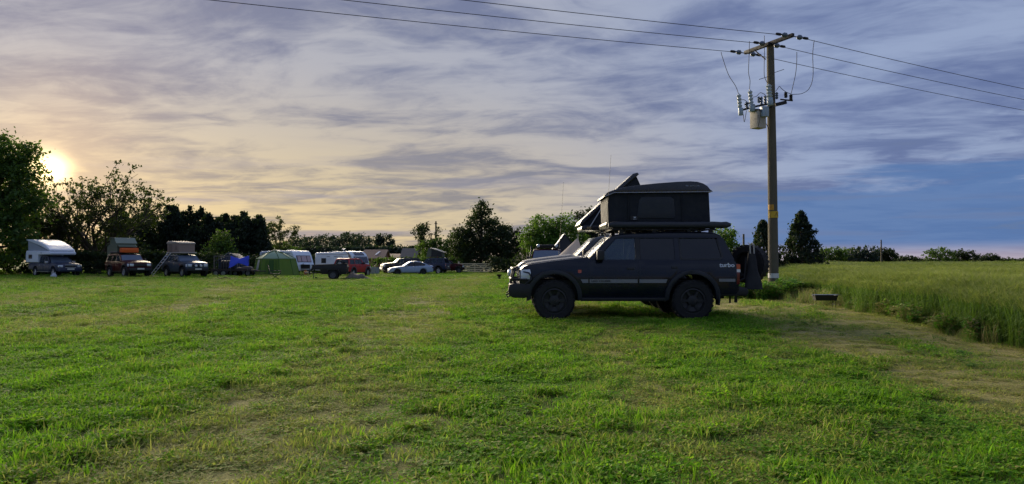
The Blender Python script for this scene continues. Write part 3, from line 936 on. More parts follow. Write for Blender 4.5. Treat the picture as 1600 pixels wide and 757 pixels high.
for s in (-1, 1):
    MB().box((-.90, s * .80, .70), (.09, .17, .075)).build('bumper_lamp', AMB if s < 0 else LAMP, main, bevel=.01)
    MB().tube([(-.90, s * .62, .50), (-.97, s * .62, .47), (-.99, s * .62, .52), (-.93, s * .62, .55)], .018, 6).build('recovery_hook', STEEL_B, main)
# rear end: bumper, hitch, flaps, lamps, carrier
rb = MB().prism([(3.36, .56), (3.36, .70), (3.84, .70), (3.99, .67), (4.02, .58), (3.98, .51), (3.40, .50)], -.90, .90)
rb.build('rear_step_bumper', STEEL_B, main, 35, bevel=.02)
for x, y, z0 in ((3.385, -.86, .32), (3.74, -.50, .34)):
    MB().box((x, y, (z0 + .55) / 2), (.028, .05 if x > 3.5 else .26, .55 - z0)).build('mud_flap', BLK, main)
MB().box((3.975, -.12, .455), (.05, .06, .25)).box((3.93, -.12, .52), (.14, .08, .05)).build('tow_hitch', STEEL_B, main)
MB().tube([(3.86, -.62, .70), (3.90, -.62, .80), (4.02, -.60, .86), (4.06, -.60, 1.30)], .028, 8).tube([(4.06, -.60, 1.15), (4.12, -.35, 1.17)], .024, 6).build('spare_carrier', STEEL_B, main)
sp = wheel(main, 4.19, -.28, .405, .29, 1, DKRIM, 24, 6, name='spare_wheel', n=48)
sp.location = (4.20, -.30, 1.165); sp.rotation_euler = (0, 0, R(-42))
# antennas
MB().tube([(1.02, -.72, 1.30), (1.12, -.74, 2.2), (1.20, -.76, 3.45)], [.007, .004, .0025], 5).build('whip_antenna', BLK, main)
# wipers
MB().tube([(.71, -.5, 1.325), (.88, .02, 1.46)], .010, 5).tube([(.71, .1, 1.325), (.88, .62, 1.46)], .010, 5).build('wiper', BLK, main)
# roof rack
q = MB()
for s in (-1, 1):
    q.tube([(1.22, s * .64, 1.885), (3.42, s * .64, 1.885)], .018, 6)
    q.box((2.3, s * .64, 1.915), (2.2, .03, .02))
    for x in (1.42, 2.12, 2.84, 3.3):
        q.box((x, s * .66, 1.84), (.09, .05, .09)); q.box((x, s * .70, 1.80), (.12, .03, .03))
for x in np.linspace(1.28, 3.36, 12):
    q.box((float(x), 0, 1.90), (.06, 1.27, .022))
q.build('roof_rack', STEEL_B, main)

# bag hung over the spare wheel
bagm = mat('black_bag_fabric', (0.013, 0.014, 0.018), 0.8, var=.3, bump=.5, bscale=18)
bag = empty('rubbish_bag', (CX + 4.14, CY - .78, G(3, 16) + .64)); tag(bag, 'black cloth bag hung by pale straps over the spare wheel', 'bag')
g = []
for i in range(9):
    q_ = i / 8; z = .78 * q_; hw = .185 - .125 * q_ ** .8 + .015 * math.sin(q_ * 9); hd = .085 - .055 * q_ ** 1.5
    row = []
    for j in range(17):
        a = 2 * math.pi * j / 16
        row.append((math.copysign(abs(math.cos(a)) ** .7, math.cos(a)) * hw + .05 * (1 - q_) - .03 + .012 * math.sin(5 * q_ + 3 * a), math.sin(a) * hd + .008 * math.sin(7 * a + 8 * q_), z))
    g.append(row)
mb = MB().sheet(g); mb.add([p for p in g[0][:-1]], [tuple(reversed(range(16)))]); mb.add([p for p in g[-1][:-1]], [tuple(range(16))])
mb.build('sack', bagm, bag, 70)
STRAP = mat('pale_webbing', (0.34, 0.33, 0.30), .8)
for dx_ in (-.045, .035):
    MB().sheet([[(-.02 + dx_ - .013, -.045, .74), (-.02 + dx_ + .013, -.045, .74)], [(-.02 + dx_ - .013, -.03, .93), (-.02 + dx_ + .013, -.03, .93)], [(-.02 + dx_ - .013, .10, .97), (-.02 + dx_ + .013, .10, .97)]], (0, -.006, .003)).build('strap', STRAP, bag)

# ---------------- roof tent on it
tent = empty('roof_tent', (CX, CY, G(3, 16) + 1.925)); tag(tent, 'black hard-shell roof tent popped up on the dark navy turbo car', 'roof tent', 'roof tents on the off-road cars')
TB = Body(.66, 5.0, 0, -9, 9, 0, 0)
sh = lambda nm, poly, m_, bev, hw, par=tent: (lambda b_: shell(nm, b_, poly, m_, par, bev, 0, .3))(Body(hw, 50.0, 0, -99, 99, 0, 0))


class Flat(Body):
    def __init__(s, w_): s.W = w_
    def S(s, x, z): return s.W


shell('base_tray', Flat(.67), [(1.12, .0), (1.10, .07), (1.12, .115), (3.32, .115), (3.34, .07), (3.32, .0)], SHELLM, tent, .03)
g_poly = [(1.155, .11), (1.14, .70), (1.15, .755), (3.27, .775), (3.275, .70), (3.30, .11)]
shell('canvas_wall', Flat(.645), g_poly, CANV_K, tent, .02, step=.18)
top = [(1.075, .655), (1.07, .68), (1.14, .745), (1.28, .80), (1.55, .86), (1.85, .90), (2.2, .935), (2.6, .965), (2.88, .975), (3.02, .965), (3.14, .93), (3.23, .875), (3.29, .80), (3.33, .775), (3.33, .752), (3.20, .752), (1.30, .735)]
shell('top_shell', Flat(.70), top, SHELLM, tent, .055)
SEAM = mat('seam_alloy', (.30, .31, .36), .4, .3)
for s in (-1, 1):
    MB().prism([(1.08, .648), (1.08, .664), (1.27, .742), (3.335, .762), (3.335, .748), (1.27, .728)], s * .69, s * .712).build('shell_seam', SEAM, tent)
for s in (-1, 1):
    MB().prism([(1.56, .16), (1.575, .70), (1.59, .70), (1.58, .16)], s * .645, s * .668).build('window_flap_seam', CANV_K, tent)
    MB().prism([(2.70, .13), (2.685, .70), (2.70, .70), (2.715, .13)], s * .645, s * .668).build('window_flap_seam', CANV_K, tent)
    wpoly = [(1.78, .20), (1.76, .26), (1.80, .58), (1.86, .645), (2.46, .65), (2.53, .60), (2.56, .26), (2.53, .20)]
    side_panel('window_flap', Flat(.645), wpoly, s, .0, .014, mat('window_flap_canvas', (.010, .015, .024), .6, bump=.2), tent, bevel=.008)
PATCH = mat('black_patch', (.004, .004, .005), .5)
MB().box((1.70, -.662, .205), (.16, .012, .085)).build('maker_patch', PATCH, tent)
em = MB().box((1.705, -.671, .222), (.055, .006, .012)).box((1.705, -.671, .208), (.03, .006, .010)).box((1.705, -.671, .180), (.075, .006, .006))
em.build('emblem', WHT, tent)
lg = mat('dim_silver_print', (.22, .24, .30), .5)
MB().box((2.80, -.704, .885), (.055, .008, .012)).box((2.80, -.704, .868), (.055, .008, .008)).build('emblem', lg, tent)
text('lettering', 'AUTOHOME', .038, lg, tent, (2.86, -.704, .862), (R(90), 0, 0), .003, .0008, width=.20)
for x in (1.19, 3.24):
    for s in (-1, 1):
        MB().tube([(x, s * .60, .10), (x + (.04 if x < 2 else -.04), s * .60, .45), (x, s * .60, .72)], .012, 6).build('lifting_strut', SILV, tent)
# side awning in its bag
aw = empty('side_awning', (CX + 1.13, CY - .82, G(3, 16) + 1.90)); tag(aw, 'long black rolled awning bag along the roof rack of the turbo car', 'awning')
g = []
for i in range(27):
    x = 2.54 * i / 26; row = []
    e_ = min(1, min(i, 26 - i) / 1.2 + .55)
    for j in range(13):
        a = 2 * math.pi * j / 12
        row.append((x, math.copysign(abs(math.cos(a)) ** .6, math.cos(a)) * .075 * e_, .075 + math.copysign(abs(math.sin(a)) ** .6, math.sin(a)) * .068 * e_ + (.006 * math.sin(i * 1.9 + j) if i > 20 else .0025 * math.sin(i * 1.1 + j * 2))))
    g.append(row)
mb = MB().sheet(g)
for r_ in (g[0], g[-1]): mb.add(r_[:-1], [tuple(range(12))])
mb.build('awning_bag', mat('awning_vinyl', (.013, .016, .024), .5, var=.2, bump=.2, bscale=30), aw, 60)
for x in (.35, 1.15, 1.95):
    MB().box((x, .10, .03), (.05, .22, .03)).box((x, .19, -.01), (.05, .03, .10)).build('bracket', STEEL_B, aw)

# ------------------------------------------------------------------ its neighbour, half hidden behind it
CY2 = CY + 2.75
car2, _ = wagon('off_road_car', 'silver-bonneted off-road car half hidden behind the navy turbo car', (CX - .03, CY2, G(3, 19) + .06), 0,
                mat('pewter_paint', (0.10, 0.105, 0.12), 0.32, 0.2, var=.12, coat=.4, dirt=.15), group='off-road cars parked side by side', rim=DKRIM, wr=.42, ww=.30)
MB().tube([(.30, -.80, 1.30), (.36, -.80, 2.1), (.42, -.80, 3.1)], [.006, .004, .0025], 5).build('whip_antenna', BLK, car2)
t2 = empty('roof_tent', (CX, CY2, G(3, 19) + 1.985)); tag(t2, 'black wedge roof tent propped open, showing behind the turbo car', 'roof tent', 'roof tents on the off-road cars')
shell('base_tray', Flat(.66), [(.86, .0), (.84, .07), (.86, .12), (3.0, .12), (3.02, .06), (3.0, .0)], SHELLM, t2, .025)
a0 = Vector((.84, 0, .10)); dv = Vector((math.cos(R(42)), 0, math.sin(R(42)))); nv = Vector((-dv.z, 0, dv.x))
pt = lambda l_, t_: ((a0 + dv * l_ + nv * t_).x, (a0 + dv * l_ + nv * t_).z)
shell('lid', Flat(.66), [pt(0, 0), pt(0, .07), pt(.1, .11), pt(1.82, .11), pt(1.92, .06), pt(1.92, 0)], SHELLM, t2, .03)
e_ = pt(1.86, 0)
MB().prism([(.90, .12), pt(.05, 0), pt(1.84, 0), (2.75, .12)], -.62, .62).build('canvas_wall', CANV_K, t2)
for s in (-1, 1):
    MB().tube([(1.05, s * .66, .08), (pt(.75, .02)[0], s * .665, pt(.75, .02)[1])], .014, 6).build('gas_strut', SILV, t2)
MB().box((1.02, -.70, .06), (.10, .05, .05)).build('hinge_block', mat('brass_block', (.30, .20, .09), .5), t2)

# ================================================================== power line
WOOD_P = mat('weathered_pole_wood', (0.105, 0.092, 0.066), .95, var=.35, scale=3, bump=.6, bscale=30, dirt=.35, dirtcol=(.05, .055, .035))
IRON = mat('dark_galvanised_iron', (0.012, 0.012, 0.015), .75, .0, var=.3)
CERAM = mat('grey_blue_insulator', (0.09, 0.12, 0.17), .3, var=.2)
CERAM_L = mat('pale_insulator', (0.36, 0.42, 0.46), .35, var=.15)
CANM = mat('pale_blue_can', (0.28, 0.36, 0.43), .45, var=.12, dirt=.2)
BOXM = mat('weathered_cream_box', (0.40, 0.37, 0.32), .7, var=.2, dirt=.4, dirtcol=(.16, .13, .10))
WIRE = mat('aluminium_wire', (0.018, 0.018, 0.022), .8, .0)
YEL = mat('yellow_sign', (0.55, 0.36, 0.02), .6, var=.15, dirt=.25)


def W3(px, py, Y):
    return Vector((PX(px, Y), Y, ZY(py, Y)))


pz = G(*POLE)
pole = empty('power_pole', (POLE[0], POLE[1], pz)); tag(pole, 'tall wooden power pole with transformer and switchgear behind the turbo car', 'power pole', 'wooden power poles')
MB().tube([(0, 0, -.3), (.0, 0, 1.0), (-.01, 0, 4.5), (-.03, 0, 7.2), (-.04, 0, 8.60 - pz)], [.175, .168, .150, .132, .120], 20).build('post', WOOD_P, pole, 60)
org = Vector((POLE[0], POLE[1], pz))
L_ = lambda v: Vector(v) - org
A = Vector((8.33, 26.85, 8.64)); Bn = Vector((9.22, 24.80, 8.64)); Mid = Vector((8.80, 25.76, 8.64))
armd = (Bn - A).normalized(); wd_ = Vector((armd.y * -1, armd.x, 0)).normalized()
if wd_.x < 0: wd_ = -wd_
rza = math.atan2(armd.y, armd.x)
c_ = L_((A + Bn) / 2)
MB().box(c_ + Vector((0, 0, .03)), ((Bn - A).length + .1, .10, .125), rz=rza).build('crossarm', IRON, pole, bevel=.01)
MB().tube([L_(A.lerp(Bn, .27)) - wd_ * .16 + Vector((0, 0, -.05)), L_(Mid) + Vector((-.05, 0, -.52)) - wd_ * .12], .02, 6).build('arm_brace', IRON, pole)
for s in (.46,):
    MB().box(L_(Mid) + Vector((-.04, 0, -.01)), (.26, .26, .10), rz=rza).build('pole_cap_strap', IRON, pole)
# conductors with their strain insulators
for i, (p, nm) in enumerate(((A, 'far'), (Mid, 'middle'), (Bn, 'near'))):
    for sd_, span_, sag in ((-1, 70.0, .72), (1, 70.0, 1.25)):
        d = wd_ * sd_
        pts = []
        for k_ in range(36):
            t_ = .30 + (span_ - .3) * (k_ / 35.0) ** 1.5
            pts.append(p + d * t_ + Vector((0, 0, -4 * sag * (t_ / span_) * (1 - t_ / span_))))
        ci_ = empty('overhead_wire', p + d * .3)
        side_txt = ('left', 'right')[sd_ > 0]
        tag(ci_, {'far': 'lowest', 'middle': 'middle', 'near': 'uppermost'}[nm] + ' overhead wire running from the power pole to the ' + side_txt, 'overhead wire', 'overhead power wires')
        MB().tube([q - pts[0] for q in pts], .0105, 5).build('conductor', WIRE, ci_, 60)
        q0 = p + d * .05
        mb = MB()
        dl = lambda t_: L_(p + d * t_)
        mb.tube([dl(-.0), dl(.22)], .016, 6)
        mb.build('shackle', IRON, pole)
        mb = MB()
        for k_, (t_, r_) in enumerate(((.24, .03), (.27, .075), (.30, .085), (.335, .085), (.37, .085), (.40, .07), (.43, .03))):
            pass
        mb.tube([dl(.22), dl(.25), dl(.28), dl(.31), dl(.34), dl(.37), dl(.40), dl(.43)], [.02, .065, .085, .07, .088, .07, .06, .02], 10).build('strain_insulator', CERAM, pole, 60)
        mb = MB().tube([dl(.43), dl(.50), dl(.56), dl(.66), dl(.70)], [.015, .045, .05, .045, .012], 8)
        mb.build('dead_end_clamp', IRON, pole, 60)
YP = 25.55


def ribbed(px, y0, y1, rmax, m_, par, Y=YP, n=4, name='bushing', tilt=0):
    a, b_ = L_(W3(px, y0, Y)), L_(W3(px + tilt, y1, Y))
    pts, rs_ = [a, a.lerp(b_, .06)], [.02, .03]
    for k_ in range(n):
        q = .08 + .9 * k_ / n; w__ = .9 / n
        pts += [a.lerp(b_, q), a.lerp(b_, q + w__ * .35), a.lerp(b_, q + w__ * .45), a.lerp(b_, q + w__ * .95)]
        rs_ += [rmax * .6, rmax, rmax * .95, rmax * .6]
    pts.append(b_); rs_.append(rmax * .6)
    return MB().tube(pts, rs_, 12).build(name, m_, par, 40)


def can(px0, px1, y0, y1, m_, par, Y=YP, name='switch_can'):
    a, b_ = L_(W3((px0 + px1) / 2, y0, Y)), L_(W3((px0 + px1) / 2 + .6, y1, Y)); r_ = (px1 - px0) / 2 / F * Y
    return MB().tube([a, a.lerp(b_, .04), a.lerp(b_, .96), b_], [r_ * .9, r_, r_, r_ * .9], 14).build(name, m_, par, 50)


def cable(pxs, par, Y=YP, r=.010, name='jumper_wire', m_=WIRE):
    pts = [L_(W3(x, y, Y)) for x, y in pxs]
    sm = []
    for i in range(len(pts) - 1):                # Catmull-Rom
        p0, p1, p2, p3 = pts[max(i - 1, 0)], pts[i], pts[i + 1], pts[min(i + 2, len(pts) - 1)]
        for k_ in range(6):
            t_ = k_ / 6
            sm.append(.5 * ((2 * p1) + (p2 - p0) * t_ + (2 * p0 - 5 * p1 + 4 * p2 - p3) * t_ ** 2 + (3 * p1 - p0 - 3 * p2 + p3) * t_ ** 3))
    sm.append(pts[-1])
    return MB().tube(sm, r, 6).build(name, m_, par, 60)


tr = MB().box(L_(W3(1186, 186.5, 25.62)), (.40, .34, .60), rz=R(28)).build('transformer_tank', BOXM, pole, bevel=.012)
MB().box(L_(W3(1186, 172.6, 25.62)), (.48, .40, .05), rz=R(24)).build('tank_lid', GREY, pole, bevel=.01)
can(1155, 1162.5, 168, 179.5, CANM, pole); ribbed(1156, 145, 168.5, .085, CERAM_L, pole, tilt=2)
can(1172, 1181.5, 162.5, 174, CANM, pole, 25.5); ribbed(1173.5, 139, 163, .085, CERAM_L, pole, tilt=2.5)
can(1200.5, 1209.5, 152, 164, CANM, pole, 25.38); ribbed(1203, 130, 152.5, .105, CERAM_L, pole, 25.38, tilt=1.6)
MB().box(L_(W3(1196.2, 174, 25.45)), (.23, .2, .345), rz=R(10)).build('control_box', CANM, pole, bevel=.015)
for x, y0, y1 in ((1168.6, 158, 168), (1187.5, 150, 160), (1191.5, 150, 165), (1197.5, 148, 162), (1215.8, 143, 154)):
    ribbed(x, y0, y1, .055, CERAM, pole, 25.6, 3, 'small_bushing')
for x, y in ((1230, 147), (1238, 151)):
    ribbed(x, y - 4.5, y + 5, .065, mat('black_polymer', (.012, .012, .014), .5), pole, 25.4, 4, 'surge_arrester')
mb = MB().tube([L_(W3(1162, 171, 25.6)), L_(W3(1185, 165, 25.5)), L_(W3(1206, 161, 25.55))], .035, 6)
mb.tube([L_(W3(1165, 163, 25.6)), L_(W3(1178, 158, 25.55))], .03, 6); mb.build('equipment_bracket', IRON, pole)
MB().box(L_(W3(1222, 161, 25.45)), (.38, .10, .11), ry=R(-14)).box(L_(W3(1231, 155.5, 25.42)), (.42, .05, .04), ry=R(6)).build('arrester_bracket', IRON, pole)
MB().tube([L_(W3(1207, 166, 25.6)), L_(W3(1196, 171, 25.55))], .045, 6).build('tank_hanger', IRON, pole)
cable([(1128.8, 79.5), (1131, 88), (1140, 115), (1151, 133), (1155.5, 145)], pole)
cable([(1173.5, 62.5), (1172.6, 90), (1171.8, 112), (1174, 125), (1173, 139)], pole)
cable([(1197, 53.5), (1197, 80), (1196.3, 113), (1198, 122), (1202, 130)], pole, 25.4)
cable([(1248, 79.5), (1247.5, 98), (1245.5, 115), (1241, 135), (1238, 147)], pole, 25.4)
cable([(1275.5, 61), (1273, 82), (1273, 118), (1267, 137), (1256, 145), (1243, 146.5), (1238, 147)], pole, 25.2)
cable([(1214, 142), (1217, 138), (1220, 134), (1224, 138), (1230, 142.5), (1238, 146)], pole, 25.4)
cable([(1158, 156), (1164, 155), (1168.5, 158)], pole); cable([(1178, 151), (1184, 149.5), (1190, 144), (1197.5, 147)], pole)
cable([(1163, 178), (1164.6, 190), (1168, 172)], pole)
cable([(1191, 172), (1188, 190), (1186, 197)], pole, 25.3)
cable([(1197, 192), (1201, 197), (1203, 215), (1203.5, 300), (1203.5, 430)], pole, 25.62, .012, 'earth_cable')
for a_, b_ in (((1188, 123), (1203, 118.5)), ((1213, 112), (1227.5, 107))):
    MB().tube([L_(W3(*a_, 25.6)), L_(W3(*b_, 25.6))], .010, 6).build('step_bolt', IRON, pole)


def band(z0, z1, a0, a1, m_, name, r_=.166, par=pole):
    g = [[(math.cos(R(a0 + (a1 - a0) * j / 10)) * r_ * (1 - .02 * z / 3), math.sin(R(a0 + (a1 - a0) * j / 10)) * r_ * (1 - .02 * z / 3), z) for j in range(11)] for z in (z0, (z0 + z1) / 2, z1)]
    return MB().sheet(g).build(name, m_, par, 60)


band(2.96, 3.15, 185, 262, mat('faded_orange_tape', (.50, .26, .03), .7, dirt=.4), 'warning_tape', .172)
sg = band(2.70, 2.92, 195, 345, YEL, 'warning_sign', .175)
ta = []
zc, ac = 2.81, 295
for a_, z_ in ((0, .075), (26, -.055), (-26, -.055), (0, .075)):
    r_ = .1775; ta.append((math.cos(R(ac + a_)) * r_, math.sin(R(ac + a_)) * r_, zc + z_))
MB().tube(ta, .006, 5).build('danger_triangle', BLK, sg)
MB().tube([(math.cos(R(ac + 3)) * .177, math.sin(R(ac + 3)) * .177, zc + .035), (math.cos(R(ac - 4)) * .177, math.sin(R(ac - 4)) * .177, zc), (math.cos(R(ac + 4)) * .177, math.sin(R(ac + 4)) * .177, zc - .005), (math.cos(R(ac - 1)) * .177, math.sin(R(ac - 1)) * .177, zc - .035)], .005, 5).build('lightning_mark', BLK, sg)
band(.66, .82, 0, 360, mat('white_band_paint', (.60, .60, .58), .7, dirt=.4), 'white_marker_band', .186)

for lab, px_, py_, Y_, gr in (('thin distant power pole rising above the hedge trees by the gate', 681, 346, 120, 1), ('distant bare power pole standing among the far hedge trees beyond the barley', 1377, 375, 150, 1),
                              ('far power pole whose top just shows above the spare wheel', 1162, 366, 95, 1)):
    fp = empty('power_pole', (PX(px_, Y_), Y_, 0)); tag(fp, lab, 'power pole', 'wooden power poles')
    h_ = ZY(py_, Y_); r_ = .15
    MB().tube([(0, 0, -.3), (0, 0, h_)], [r_ * 1.1, r_ * .8], 10).build('post', WOOD_P, fp, 60)
    MB().box((0, 0, h_ - .35), (.9, .10, .10), rz=R(70)).build('crossarm', IRON, fp)

# ================================================================== camp in the background
def place(C, phi, xc):
    rz = R(phi) + math.pi
    x = C[0] - math.cos(rz) * xc; y = C[1] - math.sin(rz) * xc
    return (x, y, G(C[0], C[1])), rz


def on(C, phi, xc, z):
    (x, y, _), rz = place(C, phi, xc)
    return (x, y, G(C[0], C[1]) + z), rz


# ---------------- pickup with demountable camper
C, ph = (-36.1, 60), -36
loc, rz = place(C, ph, 1.75)
pk = empty('pickup_truck', loc, rz); tag(pk, 'dark blue pickup truck carrying a white camper at the far left', 'pickup truck', 'parked four wheel drive cars')
PB = Body(.90, 1.05, .24, -.1, 4.2)
low = [(-.80, .42), (-.86, .62), (-.82, .86), (-.70, .98), (-.4, 1.03), (.1, 1.075), (.55, 1.10), (.62, 1.05), (2.45, 1.05), (2.45, 1.12), (4.30, 1.12), (4.33, .60), (3.52, .56)]
low += arc(3.085, .42, .43, 12, 168, 10) + [(2.6, .45), (.47, .45)] + arc(0, .42, .43, 8, 170, 10)
shell('body', PB, low, BLUEP, pk, .06, .03)
shell('roof', PB, [(1.12, 1.55), (1.2, 1.62), (1.5, 1.67), (2.2, 1.67), (2.4, 1.63), (2.48, 1.55)], BLUEP, pk, .05)
for s in (-1, 1):
    for pl in ([(.55, 1.06), (.70, 1.06), (1.27, 1.56), (1.12, 1.56)], [(1.55, 1.06), (1.63, 1.06), (1.63, 1.56), (1.55, 1.56)], [(2.32, 1.06), (2.45, 1.06), (2.47, 1.56), (2.36, 1.56)]):
        side_panel('pillar', PB, pl, s, -.05, 0, BLUEP, pk)
    for pl in ([(.74, 1.06), (1.54, 1.06), (1.54, 1.55), (1.30, 1.55)], [(1.64, 1.06), (2.31, 1.06), (2.35, 1.55), (1.64, 1.55)]):
        side_panel('window', PB, pl, s, -.022, -.012, GL_C, pk)
    for pl, hx in (([(.56, .50), (1.58, .50), (1.58, 1.05), (.60, 1.05)], 1.42), ([(1.60, .50), (2.42, .50), (2.42, 1.05), (1.60, 1.05)], 2.26)):
        d = side_panel('door', PB, pl, s, -.02, .008, BLUEP, pk, bevel=.006)
        side_panel('handle', PB, [(hx, .95), (hx + .13, .95), (hx + .13, .91), (hx, .91)], s, 0, .03, SILV, d)
    side_panel('side_step', PB, [(.5, .44), (2.55, .44), (2.55, .39), (.5, .39)], s, -.05, .10, SILV, pk)
    MB().box((-.74, s * .68, .84), (.20, .34, .17), rz=s * R(-20)).build('headlight', LAMP, pk, bevel=.03)
    MB().lathe([(.01, 0), (.07, .01), (.07, .03), (.01, .03)], 'x', 12, (-.88, s * .66, .58)).build('fog_lamp', LAMP, pk)
    MB().box((4.33, s * .80, .86), (.06, .14, .30)).build('tail_light', REDL, pk)
    for cx in (0, 3.085): wheel(pk, cx, s * .80, .375, .25, s, SILV, 0, 6, n=20)
cross_panel('windscreen', ((.60, 1.10, .76), (1.15, 1.57, .66)), GL_S, pk)
MB().box((-.85, 0, .84), (.06, .72, .17)).build('grille', BLK, pk, bevel=.02)
mb = MB().box((-.87, 0, .935), (.06, .82, .04)).box((-.87, 0, .745), (.06, .76, .04)); mb.build('grille_surround', SILV, pk)
MB().box((-.84, 0, .55), (.16, 1.66, .26)).build('front_bumper', BLUEP, pk, bevel=.05)
MB().box((-.935, 0, .62), (.015, .52, .11)).build('number_plate', PLATE, pk)
mirrors(PB, .85, 1.10, SILV, pk)
MB().box((1.7, 0, .52), (4.6, 1.2, .24)).build('chassis', BLK, pk)
seats(pk, (1.3, 2.1), .78, .8)
cp = empty('camper_unit', (loc[0], loc[1], loc[2] + 1.13), rz); tag(cp, 'white demountable camper with raised wedge roof on the blue pickup', 'camper')
cp_poly = [(2.52, .0), (4.62, .0), (4.75, .15), (4.72, .80), (4.60, .94), (.62, .88), (.42, .82), (.36, .70), (.42, .60), (2.52, .60)]
shell('body', Flat(.95), cp_poly, WHITE, cp, .05)
MB().prism([(.70, .88), (4.45, .95), (4.55, 1.76)], -.86, .86).build('canvas_wall', mat('grey_camper_canvas', (.30, .34, .40), .85), cp)
lid = [(.52, .87), (.50, .95), (.72, 1.07), (1.4, 1.36), (2.2, 1.60), (3.1, 1.78), (4.0, 1.83), (4.72, 1.84), (4.74, 1.79), (3.6, 1.58), (2.2, 1.30)]
shell('roof_lid', Flat(.92), lid, WHITE, cp, .03)
for s in (-1, 1):
    w_ = side_panel('window', Flat(.95), [(3.55, .30), (4.15, .30), (4.15, .62), (3.55, .62)], s, .0, .02, GREY, cp)
    side_panel('pane', Flat(.95), [(3.60, .35), (4.10, .35), (4.10, .57), (3.60, .57)], s, .02, .026, GL_D, w_)
    MB().lathe([(.01, 0), (.035, 0), (.035, .02), (.01, .02)], 'y', 10, (1.9, s * .96, .75)).build('marker_lamp', GREY, cp)

# ---------------- maroon off-roader, orange case, green tent
C, ph = (-30.3, 60), -42
loc, rz = place(C, ph, 1.55)
mr, _ = wagon('off_road_car', 'dark maroon off-road car with an orange case on its roof rack', loc, rz, MAROON, rim=SILV)
oc = empty('storage_case', (loc[0] + math.cos(rz) * 1.45, loc[1] + math.sin(rz) * 1.45, loc[2] + 1.93), rz); tag(oc, 'bright orange storage case on the front of the maroon car roof', 'case')
ORG = mat('orange_fabric', (.90, .16, .02), .6, var=.12, trans=.2)
shell('case_body', Flat(.62), [(-.26, 0), (-.29, .20), (-.24, .36), (.24, .36), (.29, .20), (.26, 0)], ORG, oc, .04)
MB().box((0, 0, .366), (.06, 1.2, .012)).build('case_strap', BLK, oc)
GRN_T = mat('olive_tent_canvas', (.10, .125, .085), .85, var=.15, bump=.2)
GRN_L = mat('pale_olive_flysheet', (.24, .27, .21), .7, var=.12)
gt = empty('roof_tent', (loc[0] + math.cos(rz) * 2.65, loc[1] + math.sin(rz) * 2.65, loc[2] + 1.93), rz); tag(gt, 'olive green fold-out roof tent with awning flaps on the maroon car', 'roof tent', 'roof tents in the camp row')
MB().box((0, 0, .05), (1.5, 1.5, .10)).build('base_board', GREY, gt)
MB().prism([(-.72, .10), (-.66, .75), (-.25, 1.13), (.62, 1.16), (.80, .80), (.80, .10)], -.70, .70).build('canvas_wall', GRN_T, gt)
MB().sheet([[(-.70, y, .72) for y in (-.8, 0, .8)], [(-.27, y, 1.16) for y in (-.78, 0, .78)], [(.66, y, 1.19) for y in (-.78, 0, .78)], [(.84, y, .92) for y in (-.8, 0, .8)]], (0, 0, .02)).build('flysheet', GRN_L, gt)
MB().sheet([[(.80, -.72, .78), (.80, .72, .78)], [(1.25, -.75, .72), (1.25, .75, .72)], [(1.60, -.72, .52), (1.60, .72, .52)]], (0, 0, .015)).build('awning_flap', GRN_L, gt)
MB().prism([(.80, .10), (.80, .72), (1.5, .52), (1.45, -.55), (.85, -.60)], -.66, .66).build('annex_wall', GRN_T, gt)
MB().sheet([[(-.66, -.7, .62), (-.66, .7, .62)], [(-1.05, -.7, .44), (-1.05, .7, .44)]], (0, 0, .015)).build('awning_flap', GRN_T, gt)

# ---------------- slate blue off-roader, tan tent, ladder
C, ph = (-26.7, 62), -42
loc, rz = place(C, ph, 1.55)
bl, _ = wagon('off_road_car', 'slate blue off-road car under a tan roof tent with a ladder', loc, rz, TEALP, rim=SILV, rear_spare=True, glass_rear=GL_C)
for s in (-1, 1):
    MB().lathe([(.02, -.04), (.09, -.02), (.10, .05), (.01, .06)], 'x', 14, (-.86, s * .2, .92)).build('spot_lamp', LAMP, bl)
TAN = mat('tan_tent_canvas', (.27, .20, .165), .85, var=.12, bump=.2)
TANS = mat('cream_fibreglass', (.42, .36, .30), .75, var=.08)
tt = empty('roof_tent', (loc[0], loc[1], loc[2] + 1.925), rz); tag(tt, 'tan hard-shell roof tent standing square on the slate blue car', 'roof tent', 'roof tents in the camp row')
shell('base_tray', Flat(.70), [(.95, 0), (.93, .06), (.95, .10), (3.45, .10), (3.47, .06), (3.45, 0)], TANS, tt, .02)
shell('canvas_wall', Flat(.66), [(1.22, .10), (1.22, .80), (3.38, .80), (3.38, .10)], TAN, tt, .04)
shell('top_shell', Flat(.70), [(1.17, .78), (1.18, .86), (1.35, .92), (2.0, .96), (2.7, 1.02), (3.2, 1.01), (3.38, .94), (3.43, .84), (3.42, .78)], TANS, tt, .06)
for s in (-1, 1):
    side_panel('door_flap', Flat(.66), [(2.45, .14), (2.45, .70), (2.55, .75), (2.95, .75), (3.05, .70), (3.05, .14)], s, 0, .012, mat('tan_flap', (.20, .145, .115), .85), tt)
    side_panel('window_flap', Flat(.66), [(1.45, .25), (1.62, .62), (1.85, .62), (2.0, .25)], s, 0, .012, mat('tan_flap', (.20, .145, .115), .85), tt)
lad = empty('ladder', (loc[0], loc[1], loc[2]), rz); tag(lad, 'aluminium ladder leaning from the tan roof tent to the grass', 'ladder')
top_p, bot_p = Vector((2.75, .74, 1.98)), Vector((3.55, 1.95, 0))
sidev = Vector((1, .15, 0)).normalized() * .22
LADM = mat('bright_alloy', (.62, .64, .68), .4, .3)
for s in (-1, 1): MB().tube([top_p + sidev * s, bot_p + sidev * s], .03, 6).build('rail', LADM, lad)
for k_ in range(1, 8):
    p = bot_p.lerp(top_p, k_ / 8.3); MB().tube([p - sidev, p + sidev], .022, 6).build('rung', LADM, lad)

